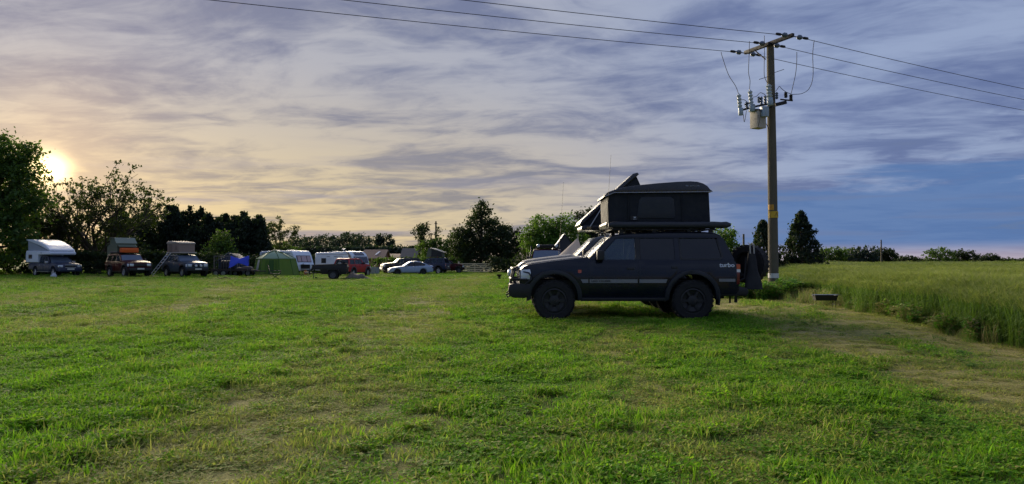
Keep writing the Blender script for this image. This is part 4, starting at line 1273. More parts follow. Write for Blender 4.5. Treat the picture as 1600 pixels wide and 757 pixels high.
# ---------------- flat trailer with stock cage, blue tarpaulin, quad bike
Y_ = 66.0; x0 = PX(336, Y_); g0 = G(x0 + 1, Y_)
ft = empty('flat_trailer', (x0, Y_, g0)); tag(ft, 'dark flatbed trailer with a wire stock cage by the hedge', 'trailer', 'trailers in the camp')
RUST = mat('rusty_dark_steel', (.055, .042, .036), .8, var=.35, dirt=.3)
MB().box((1.75, 0, .52), (3.5, 1.8, .10)).box((1.75, -.88, .60), (3.5, .04, .12)).build('bed', RUST, ft)
MB().tube([(3.4, -.5, .48), (4.4, 0, .45), (3.4, .5, .48)], .05, 6).build('drawbar', RUST, ft)
for s in (-1, 1):
    for x in (.45, 1.1): wheel(ft, x, s * .92, .30, .18, s, SILV, 0, 5, n=16)
cg = MB()
for x in (.25, 1.65):
    for y in (-.82, .82): cg.box((x, y, 1.16), (.06, .06, 1.2))
for z in (.62, 1.76):
    for y in (-.82, .82): cg.box((.95, y, z), (1.4, .05, .05))
    for x in (.25, 1.65): cg.box((x, 0, z), (.05, 1.6, .05))
cg.build('cage_frame', mat('weathered_grey_timber', (.20, .17, .15), .9, dirt=.3), ft)
for x in np.linspace(.42, 1.5, 6): MB().box((float(x), -.82, 1.19), (.022, .022, 1.12)).build('cage_bar', GREY, ft)
for z in (.9, 1.2, 1.48): MB().box((.95, -.825, z), (1.38, .018, .018)).build('cage_bar', GREY, ft)
MB().box((.95, .55, 1.0), (1.2, .5, .75)).build('cage_load', BLK, ft, bevel=.08)
TARP = mat('blue_tarpaulin', (.015, .05, .55), .45, var=.12, bump=.3, bscale=8)
x1 = PX(366, Y_)
tp = empty('tarpaulin', (x1, Y_ - .9, g0)); tag(tp, 'bright blue tarpaulin slung between the stock cage and the green tent', 'tarpaulin')
g = []
topz = [(0, 1.78), (.4, 1.62), (.8, 1.56), (1.2, 1.66), (1.62, 1.80)]
botz = [(0, .72), (.4, .88), (.8, 1.16), (1.2, 1.05), (1.62, .86)]
for i in range(6):
    q = i / 5
    g.append([(tx + .03 * math.sin(9 * q), -.35 * q + .10 * math.sin(3 * tx + 4 * q), tz + (bz_ - tz) * q) for (tx, tz), (_, bz_) in zip(topz, botz)])
MB().sheet(g, (0, .02, .004)).build('sheet', TARP, tp, 70)
for x, z, y in ((0, 1.85, 0), (1.62, 1.85, 0), (1.62, .9, -.35)):
    MB().tube([(x, y, 0), (x, y, z)], .02, 6).build('tent_pole', GREY, tp)
qb = empty('quad_bike', (PX(381, 66.8), 66.8, g0)); tag(qb, 'muddy quad bike parked under the blue tarpaulin', 'quad bike')
MUD = mat('muddy_plastic', (.13, .105, .085), .8, dirt=.5)
MB().prism([(-.75, .45), (-.80, .62), (-.45, .78), (-.15, .72), (.1, .84), (.65, .86), (.78, .70), (.70, .45)], -.30, .30).build('bodywork', MUD, qb, bevel=.05)
MB().tube([(-.30, -.36, 1.02), (-.25, 0, .98), (-.30, .36, 1.02)], .02, 6).tube([(-.25, 0, .98), (-.35, 0, .70)], .025, 6).build('handlebar', BLK, qb)
for x in (-.55, .55):
    for s in (-1, 1): wheel(qb, x, s * .45, .29, .22, s, SILV, 0, 5, n=16)

# ---------------- small dark tent behind the trailer
bt = empty('ridge_tent', (PX(365, 70), 70, G(-25, 70))); tag(bt, 'small navy tent peaking just behind the stock cage', 'tent', 'tents pitched on the grass')
DKT = mat('navy_tent_nylon', (.02, .03, .06), .6, var=.2)
MB().prism([(-1.0, 0), (-.9, 1.4), (-.05, 2.02), (.15, 2.02), (.95, 1.45), (1.0, 0)], -1.1, 1.1).build('flysheet', DKT, bt, bevel=.04)
MB().prism([(-1.03, 1.36), (-.07, 2.05), (.17, 2.05), (1.03, 1.40), (1.0, 1.46), (.16, 2.10), (-.08, 2.10), (-1.0, 1.43)], -1.18, -1.1).build('hem_piping', mat('grey_piping', (.20, .22, .25), .7), bt)

# ---------------- green drive-away tent
Y_ = 71.5; cx = PX(430.5, Y_)
dt = empty('frame_tent', (cx, Y_, G(cx, Y_))); tag(dt, 'lime green frame tent with pale domed roof beside the first caravan', 'tent', 'tents pitched on the grass')
GW = mat('lime_green_nylon', (.20, .34, .04), .6, var=.15, scale=3, trans=.4)
GR = mat('pale_green_roof_nylon', (.42, .56, .38), .6, var=.12, trans=.3)
GD = mat('dark_green_panel', (.06, .15, .025), .7, var=.2, trans=.3)
base = [(-1.95, -.6), (-1.0, -1.55), (.85, -1.55), (1.95, -.85), (1.95, 1.2), (-.2, 1.7), (-1.95, 1.0)]
eave = [(-1.60, -.5), (-.80, -1.28), (.70, -1.28), (1.55, -.70), (1.6, 1.0), (-.2, 1.4), (-1.6, .8)]
apex = (-.1, 0, 2.34)
for i in range(7):
    j = (i + 1) % 7
    P = lambda p, z: Vector((p[0], p[1], z))
    a, b_, c_, d_ = P(base[i], 0), P(base[j], 0), P(eave[j], 1.62), P(eave[i], 1.62)
    nrm = (b_ - a).cross(d_ - a).normalized()
    g = [[a.lerp(b_, k_ / 6).lerp(d_.lerp(c_, k_ / 6), q) + nrm * .03 * math.sin(k_ * 2.1 + i) * math.sin(q * 3.14) for k_ in range(7)] for q in (0, .33, .66, 1)]
    MB().sheet(g, nrm * -.012).build('wall_panel', GW, dt, 60)
    m1, m2 = d_.lerp(Vector(apex), .45) + Vector((0, 0, .12)), c_.lerp(Vector(apex), .45) + Vector((0, 0, .12))
    MB().sheet([[d_, c_], [m1, m2], [Vector(apex), Vector(apex) + (c_ - d_) * .01]], (0, 0, .012)).build('roof_panel', GR, dt, 60)
    MB().tube([a + nrm * .02, d_ + nrm * .02, m1 + Vector((0, 0, .03)), Vector(apex) + Vector((0, 0, .03))], .035, 6).build('frame_pole', GD, dt, 60)
    MB().tube([d_ + nrm * .03, c_ + nrm * .03], .045, 6).build('eave_hem', GR, dt)
    if i == 1:
        for f0, f1 in ((.22, .36), (.42, .72), (.78, .92)):
            MB().sheet([[a.lerp(b_, f0).lerp(d_.lerp(c_, f0), q) + nrm * .05, a.lerp(b_, f1).lerp(d_.lerp(c_, f1), q) + nrm * .05] for q in (.12, .9)], nrm * .012).build('door_panel', GD if f0 == .42 else mat('mid_green_panel', (.13, .25, .03), .65, trans=.4), dt)
    if i == 0:
        MB().sheet([[a.lerp(b_, f_).lerp(d_.lerp(c_, f_), q) + nrm * .05 for f_ in (.40, .72)] for q in (.35, .93)], nrm * .012).build('clear_window', mat('cloudy_window_film', (.45, .50, .48), .4, trans=.3), dt)


# ---------------- touring caravans
def caravan(label, C, ph, L, prof, dark_front, vents, seedx):
    loc, rz = place(C, ph, L / 2)
    cv = empty('caravan', loc, rz); tag(cv, label, 'caravan', 'white touring caravans')
    Bc = Flat(1.12)
    shell('body', Bc, prof, WHITE, cv, .07)
    for s in (-1, 1):
        for (xa, xb, za, zb) in ((L * .30, L * .44, 1.25, 1.72), (L * .70, L * .82, 1.25, 1.78)):
            w_ = side_panel('window', Bc, [(xa, za), (xb, za), (xb, zb), (xa, zb)], s, 0, .03, BLK, cv, bevel=.02)
        side_panel('side_door', Bc, [(L * .50, .62), (L * .60, .62), (L * .60, 2.15), (L * .50, 2.15)], s, 0, .015, WHITE, cv, bevel=.01)
        side_panel('awning_rail', Bc, [(.9, 2.16), (L - .4, 2.22), (L - .4, 2.19), (.9, 2.13)], s, 0, .02, GREY, cv)
        side_panel('decal_stripe', Bc, [(L * .28, 1.98), (L * .66, 1.98), (L * .72, 1.86), (L * .67, 1.94), (L * .28, 1.94)], s, 0, .008, BLUEP, cv)
        wheel(cv, L * .55, s * 1.0, .32, .2, s, SILV, 0, 6, n=18)
        MB().box((L * .9, s * .8, .26), (.07, .07, .5)).build('steady_leg', GREY, cv)
    for x in vents:
        MB().prism([(x, 2.42), (x + .08, 2.52), (x + .75, 2.55), (x + .9, 2.42)], -.35, .35).build('roof_vent', mat('cream_vent_plastic', (.55, .52, .42), .6), cv, bevel=.02)
    MB().tube([(.3, -.6, .5), (-1.1, 0, .48), (.3, .6, .5)], .05, 6).build('drawbar', GREY, cv)
    MB().box((-1.05, 0, .56), (.3, .14, .14)).build('hitch_head', BLK, cv, bevel=.03)
    MB().tube([(-.85, .1, .0), (-.85, .1, .62)], .03, 6).lathe([(.02, -.03), (.1, -.03), (.1, .03), (.02, .03)], 'y', 12, (-.85, .1, .1)).build('jockey_wheel', BLK, cv)
    return cv


prof1 = [(.06, .42), (-.02, .60), (.0, 1.05), (.14, 1.45), (.36, 1.95), (.58, 2.28), (.85, 2.42), (1.3, 2.44), (5.6, 2.42), (5.85, 2.30), (5.95, 1.9), (5.95, .45)]
cv1 = caravan('white caravan with curtained front window and open front locker', (-23.2, 78), -36, 6.0, prof1, False, (1.6, 4.0), 1)
CUR = mat('pink_curtain_behind_glass', (.42, .30, .32), .35, coat=.5)
MB().sheet([[(-.015 + (z - 1.05) * .36 + (.02 if z > 1.5 else 0), y, z) for y in (-.86, 0, .86)] for z in (1.28, 1.62, 1.95)], (-.02, 0, 0)).build('front_window', BLK, cv1, 60)
for y0, y1 in ((-.80, -.38), (-.30, .30), (.38, .80)):
    MB().sheet([[(-.045 + (z - 1.05) * .36, y, z) for y in (y0, y1)] for z in (1.33, 1.90)], (-.01, 0, 0)).build('window_pane', CUR, cv1)
MB().box((-.02, -.02, .82), (.06, 1.12, .40)).build('locker_inside_shade', BLK, cv1)  # black slab paints the shade inside the open locker
MB().prism([(-.02, 1.06), (-.55, 1.16), (-.62, 1.05), (-.58, 1.04), (-.52, 1.12), (-.02, 1.02)], -.62, .58).build('locker_lid', WHITE, cv1)
prof2 = [(.10, .40), (-.02, .60), (-.04, 1.0), (.02, 1.4), (.18, 1.85), (.42, 2.22), (.80, 2.46), (1.3, 2.52), (1.9, 2.46), (5.7, 2.40), (5.92, 2.30), (5.95, 1.9), (5.95, .45)]
cv2 = caravan('white caravan with dark wraparound front glass behind the red car', (-18.4, 82), -34, 6.0, prof2, True, (3.3,), 2)
DW = mat('dark_window_acrylic', (.03, .03, .06), .12, coat=.6)
def xf2(z): return float(np.interp(z, [1.0, 1.4, 1.85, 2.22, 2.46, 2.52], [-.04, .02, .18, .42, .80, 1.3]))
for y0, y1 in ((-.98, -.52), (-.48, .48), (.52, .98)):
    MB().sheet([[(xf2(z) - .015, y, z) for y in (y0, (y0 + y1) / 2, y1)] for z in (1.25, 1.5, 1.75, 1.95)], (-.02, 0, .005)).build('window_pane', DW, cv2, 60)
MB().sheet([[(xf2(z) - .015, y, z + .012) for y in (-.7, 0, .7)] for z in (2.06, 2.2, 2.35, 2.45)], (-.02, 0, .012)).build('skylight', DW, cv2, 60)
for s in (-1, 1):
    side_panel('window_pane', Flat(1.12), [(.28, 1.25), (.50, 1.25), (.85, 2.2), (1.2, 2.38), (.78, 2.38), (.42, 1.95)], s, .0, .02, DW, cv2)
MB().lathe([(.02, 0), (.16, .02), (.20, .06), (.02, .08)], 'z', 14, (2.6, .1, 2.72)).tube([(2.6, .1, 2.42), (2.6, .1, 2.74)], .02, 6).build('aerial_dome', WHITE, cv2)

gb = empty('gas_bottle', (PX(477.5, 73), 73, G(-20, 73))); tag(gb, 'small orange gas bottle on the grass in front of the open caravan locker', 'gas bottle')
MB().lathe([(.01, 0), (.14, .0), (.155, .05), (.155, .38), (.12, .47), (.05, .50), (.05, .54), (.01, .54)], 'z', 16).build('cylinder', mat('orange_bottle_paint', (.50, .16, .05), .5), gb)
MB().lathe([(.09, .48), (.11, .48), (.11, .60), (.09, .60)], 'z', 14).build('collar', mat('orange_bottle_paint', (.5, .16, .05), .5), gb)

# ---------------- red short off-roader seen from behind
loc, rz = place((PX(550, 70), 70), 67, 1.35)
rd_, _ = wagon('off_road_car', 'red off-road car with a spare wheel on its tailgate', loc, rz, REDP, k=(.80, .92, .92), rear_spare=True, glass_rear=GL_C, flare=GREY, rack=False)
for o_ in COL.objects:
    if o_.parent == rd_ and o_.name.startswith('spare_wheel'): o_.location.z = 1.26

# ---------------- small camping trailer
Y_ = 58.0; x0 = PX(523, Y_)
ct = empty('box_trailer', (x0, Y_, G(x0, Y_)), R(8)); tag(ct, 'black off-road box trailer on one axle in front of the caravans', 'trailer', 'trailers in the camp')
MB().prism([(-1.65, .78), (-1.60, 1.08), (.95, 1.16), (1.0, .62), (.9, .42), (-.9, .42), (-1.0, .74)], -.72, .72).build('box_body', STEEL_B, ct, bevel=.03)
MB().prism([(-1.68, 1.08), (-1.62, 1.13), (.98, 1.21), (1.0, 1.16)], -.76, .76).build('load_cover', CANV_K, ct)
MB().tube([(-.9, -.45, .52), (-2.0, 0, .50), (-.9, .45, .52)], .045, 6).build('drawbar', STEEL_B, ct)
MB().box((-2.05, 0, .52), (.35, .12, .12)).build('hitch_head', GREY, ct, bevel=.02)
MB().tube([(-1.55, -.12, 0.02), (-1.55, -.12, .60)], .03, 6).build('prop_stand', GREY, ct)
MB().lathe([(.02, -.04), (.1, -.04), (.1, .04), (.02, .04)], 'y', 12, (-1.35, -.12, .10)).build('jockey_wheel', RUB, ct)
for s in (-1, 1):
    wheel(ct, -.05, s * .80, .36, .23, s, GREY, 0, 6, n=20)
    MB().prism([(-.55, .55), (-.45, .80), (.35, .80), (.45, .55), (.38, .55), (.30, .74), (-.40, .74), (-.48, .55)], s * .68, s * .95).build('mudguard', STEEL_B, ct)
MB().box((1.02, -.35, .75), (.05, .25, .55)).build('tail_board', BLK, ct)

# ---------------- heap of camouflage netting
nt = empty('tarpaulin_heap', (PX(557, 58), 58, G(-12, 58))); tag(nt, 'crumpled brown and black tarpaulin heap beside the box trailer', 'tarpaulin')
HEAP = mat('brown_black_canvas', (.16, .13, .10), .9, var=.5, scale=4, dirt=.55, dirtcol=(.02, .02, .018), bump=.4)
g = []
rs2 = np.random.RandomState(4); hmap = rs2.rand(14, 7)
for i in range(14):
    row = []
    for j in range(7):
        ed = min(i, 13 - i, 4) / 4 * min(j, 6 - j, 2) / 2
        row.append((-1.05 + 2.2 * i / 13 + .05 * hmap[i, j], -.6 + 1.2 * j / 6, .02 + ed * (.24 + .46 * hmap[i, j]) * (1 - .5 * i / 13)))
    g.append(row)
MB().sheet(g, (0, 0, -.015)).build('crumpled_sheet', HEAP, nt, 50)
MB().tube([(-.9, -.55, .05), (0, -.62, .09), (.9, -.5, .04)], .04, 6).build('tent_pole', BLK, nt)

# ---------------- dark estate, pale saloon, blue off-roader with tent, maroon nose
loc, rz = place((-12.84, 88), -160, 1.55)
wagon('off_road_car', 'dark grey off-road car behind the pale blue saloon, pale reflections on its bonnet', loc, rz, GREYP, rim=DKRIM)
loc, rz = place((-11.0, 82), -164, 1.45)
sal = empty('saloon_car', loc, rz); tag(sal, 'pale silver-blue saloon car parked side-on before the dark off-road cars', 'car', 'cars parked by the gate')
SB = Body(.90, .93, .40, -.1, 3.3, .16, .10)
low = [(-.88, .24), (-.93, .40), (-.90, .58), (-.78, .70), (-.4, .79), (.1, .87), (.62, .93), (.7, .91), (3.0, .99), (3.45, 1.0), (3.78, .98), (3.85, .90), (3.86, .60), (3.82, .30), (3.10, .26)]
low += arc(2.74, .32, .36, 6, 174, 12) + [(2.34, .24), (.40, .24)] + arc(0, .32, .36, 6, 174, 12)
shell('body', SB, low, SILP, sal, .08, .04, .2)
roofp = [(1.18, 1.32), (1.35, 1.40), (1.6, 1.455), (1.9, 1.475), (2.2, 1.46), (2.5, 1.40), (2.85, 1.28), (3.2, 1.13), (3.45, 1.0), (3.3, 1.0), (2.9, 1.18), (2.55, 1.31), (2.2, 1.37), (1.9, 1.385), (1.6, 1.365), (1.25, 1.28)]
shell('roof', SB, roofp, SILP, sal, .02, .02, .2)
for s in (-1, 1):
    side_panel('pillar', SB, [(.62, .92), (.78, .92), (1.32, 1.30), (1.18, 1.32)], s, -.05, 0, SILP, sal)
    side_panel('pillar', SB, [(1.72, .93), (1.84, .93), (1.86, 1.39), (1.76, 1.38)], s, -.05, -.004, BLK, sal)
    side_panel('pillar', SB, [(2.85, .98), (3.45, 1.0), (3.1, 1.18), (2.88, 1.20), (3.02, 1.08)], s, -.06, 0, SILP, sal)
    side_panel('window', SB, [(.84, .94), (1.71, .94), (1.75, 1.38), (1.6, 1.36), (1.34, 1.28)], s, -.03, -.018, GL_D, sal)
    side_panel('window', SB, [(1.85, .94), (2.82, .99), (2.98, 1.08), (2.86, 1.18), (2.55, 1.30), (2.2, 1.36), (1.88, 1.38)], s, -.03, -.018, GL_D, sal)
    for pl, hx in (([(.60, .33), (1.74, .33), (1.74, .92), (.66, .89)], 1.52), ([(1.76, .33), (2.36, .33), (2.42, .55), (2.62, .72), (2.72, .95), (1.76, .93)], 2.45)):
        d = side_panel('door', SB, pl, s, -.02, .006, SILP, sal, bevel=.006)
        side_panel('handle', SB, [(hx, .80), (hx + .15, .81), (hx + .15, .775), (hx, .765)], s, 0, .03, SILP, d)
    MB().box((-.76, s * .62, .60), (.28, .36, .13), rz=s * R(-24), ry=R(-18)).build('headlight', LAMP, sal, bevel=.03)
    MB().box((3.79, s * .70, .78), (.16, .26, .16), rz=s * R(14)).build('tail_light', REDL, sal, bevel=.03)
    for cx_ in (0, 2.74): wheel(sal, cx_, s * .79, .335, .22, s, DKRIM, 0, 5, rimf=.66, n=22)
cross_panel('windscreen', ((.64, .94, .72), (1.26, 1.335, .60)), GL_S, sal, bow=.06)
cross_panel('rear_window', ((3.40, 1.02, .60), (2.72, 1.345, .56)), GL_D, sal, bow=.04)
MB().box((-.92, 0, .42), (.04, .9, .16)).build('grille', BLK, sal, bevel=.02)
MB().box((-.935, 0, .50), (.02, .52, .10)).build('number_plate', PLATE, sal)
mirrors(SB, .86, .94, SILP, sal)
MB().box((1.4, 0, .38), (4.0, 1.2, .3)).build('chassis', BLK, sal)
seats(sal, (1.3, 2.2), .60, .8)

C13 = (PX(677, 86), 86)
loc, rz = place(C13, 168, 1.55)
wagon('off_road_car', 'dark blue off-road car with red roof straps under a grey tent, behind the saloon', loc, rz, BLUEP, rim=SILV, glass_rear=GL_C, k=(.86, 1, 1))
gtn = empty('roof_tent', (PX(682, 86), 86, loc[2] + 1.93), R(-8)); tag(gtn, 'grey roof tent with drooping flysheet on the dark blue car by the gate', 'roof tent', 'roof tents in the camp row')
MB().prism([(-1.05, 0), (-.80, .95), (-.55, 1.02), (.75, .62), (.85, 0)], -.62, .62).build('canvas_wall', mat('khaki_canvas', (.11, .12, .09), .9), gtn)
MB().prism([(-.45, .05), (-.40, .85), (.70, .52), (.80, .05)], -.66, -.62).build('dark_doorway', BLK, gtn)
MB().sheet([[(x, y, z + .03 * math.sin(3 * y)) for y in (-.75, -.35, 0, .35, .75)] for x, z in ((-.75, 1.02), (-.3, .98), (.3, .78), (.75, .58), (1.05, .54))], (0, 0, .015)).build('flysheet', mat('grey_flysheet', (.22, .24, .26), .7, var=.15), gtn, 60)
for x in (-.55, .30): MB().tube([(x, -.80, -.25), (x, -.70, .05), (x, 0, .10)], .03, 6).build('tie_strap', mat('red_webbing', (.20, .02, .02), .8), gtn)
loc, rz = place((PX(697, 91), 91), 4, 1.55)
wagon('off_road_car', 'maroon off-road car whose nose shows between the blue car and the gate', loc, rz, MAROON, rim=GREY, rack=False, k=(.85, 1, .9))

bn = empty('windbreak', (PX(584, 84), 84, G(-15, 84))); tag(bn, 'pale grey folding windbreak board leaning by the dark grey car', 'windbreak')
MB().box((-.25, 0, .42), (.95, .04, .82), rx=R(8)).build('board', mat('grey_blue_sheet', (.20, .24, .26), .8, var=.2), bn)
MB().box((.40, .1, .40), (.45, .04, .76), rz=R(35)).build('board', mat('grey_blue_sheet', (.2, .24, .26), .8), bn)

# ---------------- five-bar gate
Y_ = 92.0; xa, xb = PX(717.5, Y_), PX(766.5, Y_)
gt_ = empty('field_gate', (xa, Y_, G(xa, Y_))); tag(gt_, 'pale wooden five-bar gate with crossed braces at the field edge', 'gate')
GWD = mat('pale_gate_timber', (.68, .58, .37), .8, var=.2, bump=.3)
Lg = xb - xa
for z in (.18, .40, .62, .84, 1.08):
    MB().box((Lg / 2, 0, z + .06), (Lg - .25, .05, .11)).build('rail', GWD, gt_)
for x in (.10, Lg / 2, Lg - .10): MB().box((x, -.04, .68), (.09, .05, 1.10)).build('stile', GWD, gt_)
for a_, b_ in (((.15, .25), (Lg / 2, 1.15)), ((Lg - .15, .25), (Lg / 2, 1.15)), ((.15, 1.1), (Lg * .35, .25)), ((Lg - .15, 1.1), (Lg * .65, .25))):
    MB().tube([(a_[0], -.06, a_[1]), (b_[0], -.06, b_[1])], .035, 4).build('brace', GWD, gt_)
for x in (-.06, Lg + .06): MB().box((x, 0, .70), (.18, .18, 1.45)).build('gate_post', GWD, gt_, bevel=.02)

# ---------------- houses beyond the hedge
BRICK = mat('red_brick_wall', (.22, .10, .07), .9, var=.3, scale=20)
TILE = mat('brown_roof_tiles', (.20, .13, .10), .85, var=.3, scale=6, bump=.5, bscale=12)
def house(label, px0, px1, pyr, pye, Y_, wall, roofm, sky_, depth=7.0, gable_right=True):
    x0, x1 = PX(px0, Y_), PX(px1, Y_); zr, ze = ZY(pyr, Y_), ZY(pye, Y_)
    hs_ = empty('house', ((x0 + x1) / 2, Y_ + depth / 2, 0)); tag(hs_, label, 'house', 'houses beyond the hedge')
    w2 = (x1 - x0) / 2
    mb = MB().add([(-w2, -depth / 2, -.5), (w2, -depth / 2, -.5), (w2, depth / 2, -.5), (-w2, depth / 2, -.5), (-w2, -depth / 2, ze), (w2, -depth / 2, ze), (w2, depth / 2, ze), (-w2, depth / 2, ze), (-w2, 0, zr), (w2, 0, zr)],
                  [(0, 1, 5, 4), (2, 3, 7, 6), (1, 2, 6, 9, 5), (3, 0, 4, 8, 7)])
    mb.build('wall', wall, hs_)
    rf = MB()
    o_ = .35
    sl = (zr - ze) / (depth / 2)
    rf.add([(-w2 - o_, -depth / 2 - o_, ze - sl * o_ + .03), (w2 + o_, -depth / 2 - o_, ze - sl * o_ + .03), (w2 + o_, 0, zr + .04), (-w2 - o_, 0, zr + .04),
            (-w2 - o_, depth / 2 + o_, ze - sl * o_ + .03), (w2 + o_, depth / 2 + o_, ze - sl * o_ + .03),
            (-w2 - o_, -depth / 2 - o_, ze - sl * o_ + .15), (w2 + o_, -depth / 2 - o_, ze - sl * o_ + .15), (w2 + o_, 0, zr + .18), (-w2 - o_, 0, zr + .18), (-w2 - o_, depth / 2 + o_, ze - sl * o_ + .15), (w2 + o_, depth / 2 + o_, ze - sl * o_ + .15)],
           [(1, 0, 3, 2), (2, 3, 4, 5), (6, 7, 8, 9), (9, 8, 11, 10), (0, 1, 7, 6), (5, 4, 10, 11), (1, 2, 8, 7), (2, 5, 11, 8), (3, 0, 6, 9), (4, 3, 9, 10)])
    rfo = rf.build('roof', roofm, hs_)
    if sky_:
        q0, q1 = .30, .72
        MB().sheet([[(sx, -depth / 2 * (1 - q), ze + (zr - ze) * q + .19) for sx in (-w2 * .05 + q * 1.0, w2 * .12 + q * 1.0)] for q in (q0, q1)], (0, -.03, .05)).build('skylight', mat('white_skylight', (.75, .76, .78), .3), rfo)
    MB().box((w2 * .4, -depth / 2 - .01, 1.2), (.9, .06, 1.1)).build('window', GL_D, hs_)
    return hs_
house('low brown-tiled house roof with a white skylight beyond the caravans', 566, 598, 391.5, 404, 128, BRICK, TILE, True)
house('dark slate barn gable beyond the dark grey car', 628, 649, 389.5, 402, 132, mat('dark_barn_boards', (.045, .05, .05), .9), mat('dark_slate_roof', (.055, .06, .065), .7, bump=.4, bscale=14), False, 6.0)
house('long low brown roof showing between the skylight house and the barn', 600, 622, 398, 404, 150, BRICK, mat('old_brown_roof', (.10, .07, .06), .85), False, 6.0)

# ---------------- vehicles and tents just left of the foreground car
loc, rz = place((PX(855, 43), 43), -93, 1.3)
mf, _ = wagon('off_road_car', 'maroon off-road car facing us nose-on beyond the turbo car bonnet', loc, rz, MAROON, k=(1.05, 1.02, 1.10), lug=0)
for y in (-.5, .5): MB().lathe([(.02, -.05), (.08, -.03), (.09, .04), (.01, .05)], 'x', 14, (1.28, y, 1.98)).build('roof_lamp', LAMP, mf)
MB().box((2.3, 0, 1.99), (1.7, 1.2, .12)).build('roof_load', BLK, mf, bevel=.04)
MB().tube([(.40, .97, 1.15), (.80, .96, 1.32), (1.16, .88, 1.76), (1.16, .88, 1.92), (1.05, .88, 1.95)], .045, 8).build('snorkel', BLK, mf)
cvm = mat('pale_canvas', (.58, .53, .49), .85, var=.08, bump=.25, trans=.45)
Y_ = 34.0
bt2 = empty('canvas_tent', (PX(903, Y_), Y_, G(3, Y_))); tag(bt2, 'pale canvas tent with a single peak between the maroon and foreground cars', 'tent', 'tents pitched on the grass')
ap = Vector((0, 0, ZY(371.5, Y_) - G(3, Y_)))
ring = []
for k_ in range(17):
    a = 2 * math.pi * k_ / 16; rx = 2.5 if math.cos(a) < 0 else .75
    ring.append(Vector((rx * math.cos(a), 1.5 * math.sin(a), .0)))
g = []
for q in (0, .25, .5, .72, .88, 1.0):
    zz = .35 + (ap.z - .35) * (q ** 1.25) if q > 0 else .35
    g.append([Vector((p.x * (1 - q) + .0, p.y * (1 - q), zz)) for p in ring])
MB().sheet(g).build('canvas_roof', cvm, bt2, 50)
MB().sheet([[p + Vector((0, 0, 0)) for p in ring], [p + Vector((0, 0, .36)) for p in ring]]).build('canvas_wall', cvm, bt2, 50)
MB().tube([(0, 0, 0), ap + Vector((0, 0, .05))], .03, 6).build('centre_pole', GWD, bt2)
for a_ in (150, 200, 250, 300): MB().tube([(1.75 * math.cos(R(a_)), 1.5 * math.sin(R(a_)), .4), (2.6 * math.cos(R(a_)), 2.4 * math.sin(R(a_)), 0)], .006, 4).build('guy_rope', STRAP, bt2)
loc, rz = place((PX(886, 48), 48), -75, 1.55)
wagon('off_road_car', 'dark off-road car mostly hidden behind the pale canvas tent', loc, rz, GREYP)
rt3 = empty('roof_tent', (PX(881, 47.5), 47.5, loc[2] + 1.93)); tag(rt3, 'dark ridged roof tent with green fly peeping over the pale canvas tent', 'roof tent', 'roof tents in the camp row')
zt = ZY(367, 47.5) - (loc[2] + 1.93)
MB().prism([(-.62, -.1), (-.52, .30), (.0, zt), (.70, .18), (.75, -.1)], -.7, .7).build('canvas_wall', mat('dark_grey_canvas', (.035, .038, .045), .85), rt3)
MB().sheet([[(-.02, -.78, zt + .02), (-.02, .78, zt + .02)], [(-.60, -.78, .28), (-.60, .78, .28)]], (-.012, 0, .012)).build('flysheet', mat('sky_lit_fly', (.16, .22, .36), .5), rt3)  # blue skylight on the left slope and flap is put into their colour
MB().sheet([[(.02, -.78, zt + .02), (.02, .78, zt + .02)], [(.80, -.78, .20), (.80, .78, .20)]], (.012, 0, .012)).build('flysheet', mat('bottle_green_fly', (.03, .07, .045), .6), rt3)
MB().sheet([[(-.58, -.78, .30), (-.58, .78, .30)], [(-.95, -.78, .02), (-.95, .78, .02)]], (-.012, 0, .012)).build('awning_flap', mat('sky_lit_fly', (.16, .22, .36), .5), rt3)

# ---------------- small things on the grass
Y_ = 55.0
ch = empty('folding_chair', (PX(431, Y_), Y_, G(PX(431, Y_), Y_)), R(15)); ch.scale = (1.2, 1.2, 1.12); tag(ch, 'black folding camp chair standing alone before the green tent', 'chair')
MB().sheet([[(-.26, y, .44), (.0, y, .40), (.26, y, .43)] for y in (-.24, 0, .24)], (0, 0, .03)).build('seat', CANV_K, ch)
MB().sheet([[(-.30 - .14 * q, y, .44 + .55 * q) for y in (-.24, 0, .24)] for q in (0, .5, 1)], (-.02, 0, 0)).build('backrest', CANV_K, ch)
for s in (-1, 1):
    MB().tube([(-.30, s * .27, 0), (.28, s * .27, .44)], .014, 6).build('leg', BLK, ch); MB().tube([(.30, s * .27, 0), (-.30, s * .27, .44), (-.46, s * .26, 1.0)], .014, 6).build('leg', BLK, ch)
    MB().tube([(-.34, s * .29, .62), (.30, s * .29, .64)], .022, 6).build('armrest', BLK, ch); MB().tube([(.28, s * .29, .43), (.30, s * .29, .64)], .012, 6).build('arm_post', BLK, ch)
Y_ = 57.0
fp = empty('fire_pit', (PX(780, Y_), Y_, G(PX(780, Y_), Y_))); tag(fp, 'small black folding fire pit alone on the grass left of the turbo car', 'fire pit')
MB().add([(-.20, -.20, .40), (.20, -.20, .40), (.20, .20, .40), (-.20, .20, .40), (-.05, -.05, .16), (.05, -.05, .16), (.05, .05, .16), (-.05, .05, .16)], [(0, 1, 5, 4), (1, 2, 6, 5), (2, 3, 7, 6), (3, 0, 4, 7), (4, 5, 6, 7)]).build('bowl', STEEL_B, fp)
for s in (-1, 1): MB().box((0, 0, .09), (.34, .025, .05), rz=R(45 * s), ry=R(22)).box((0, 0, .09), (.34, .025, .05), rz=R(45 * s), ry=R(-22)).build('cross_stand', STEEL_B, fp)
Y_ = 56.5
wb = empty('plastic_bag', (PX(84, Y_), Y_, G(PX(84, Y_), Y_))); tag(wb, 'white plastic bag slumped on the grass by the blue pickup', 'bag')
g = []
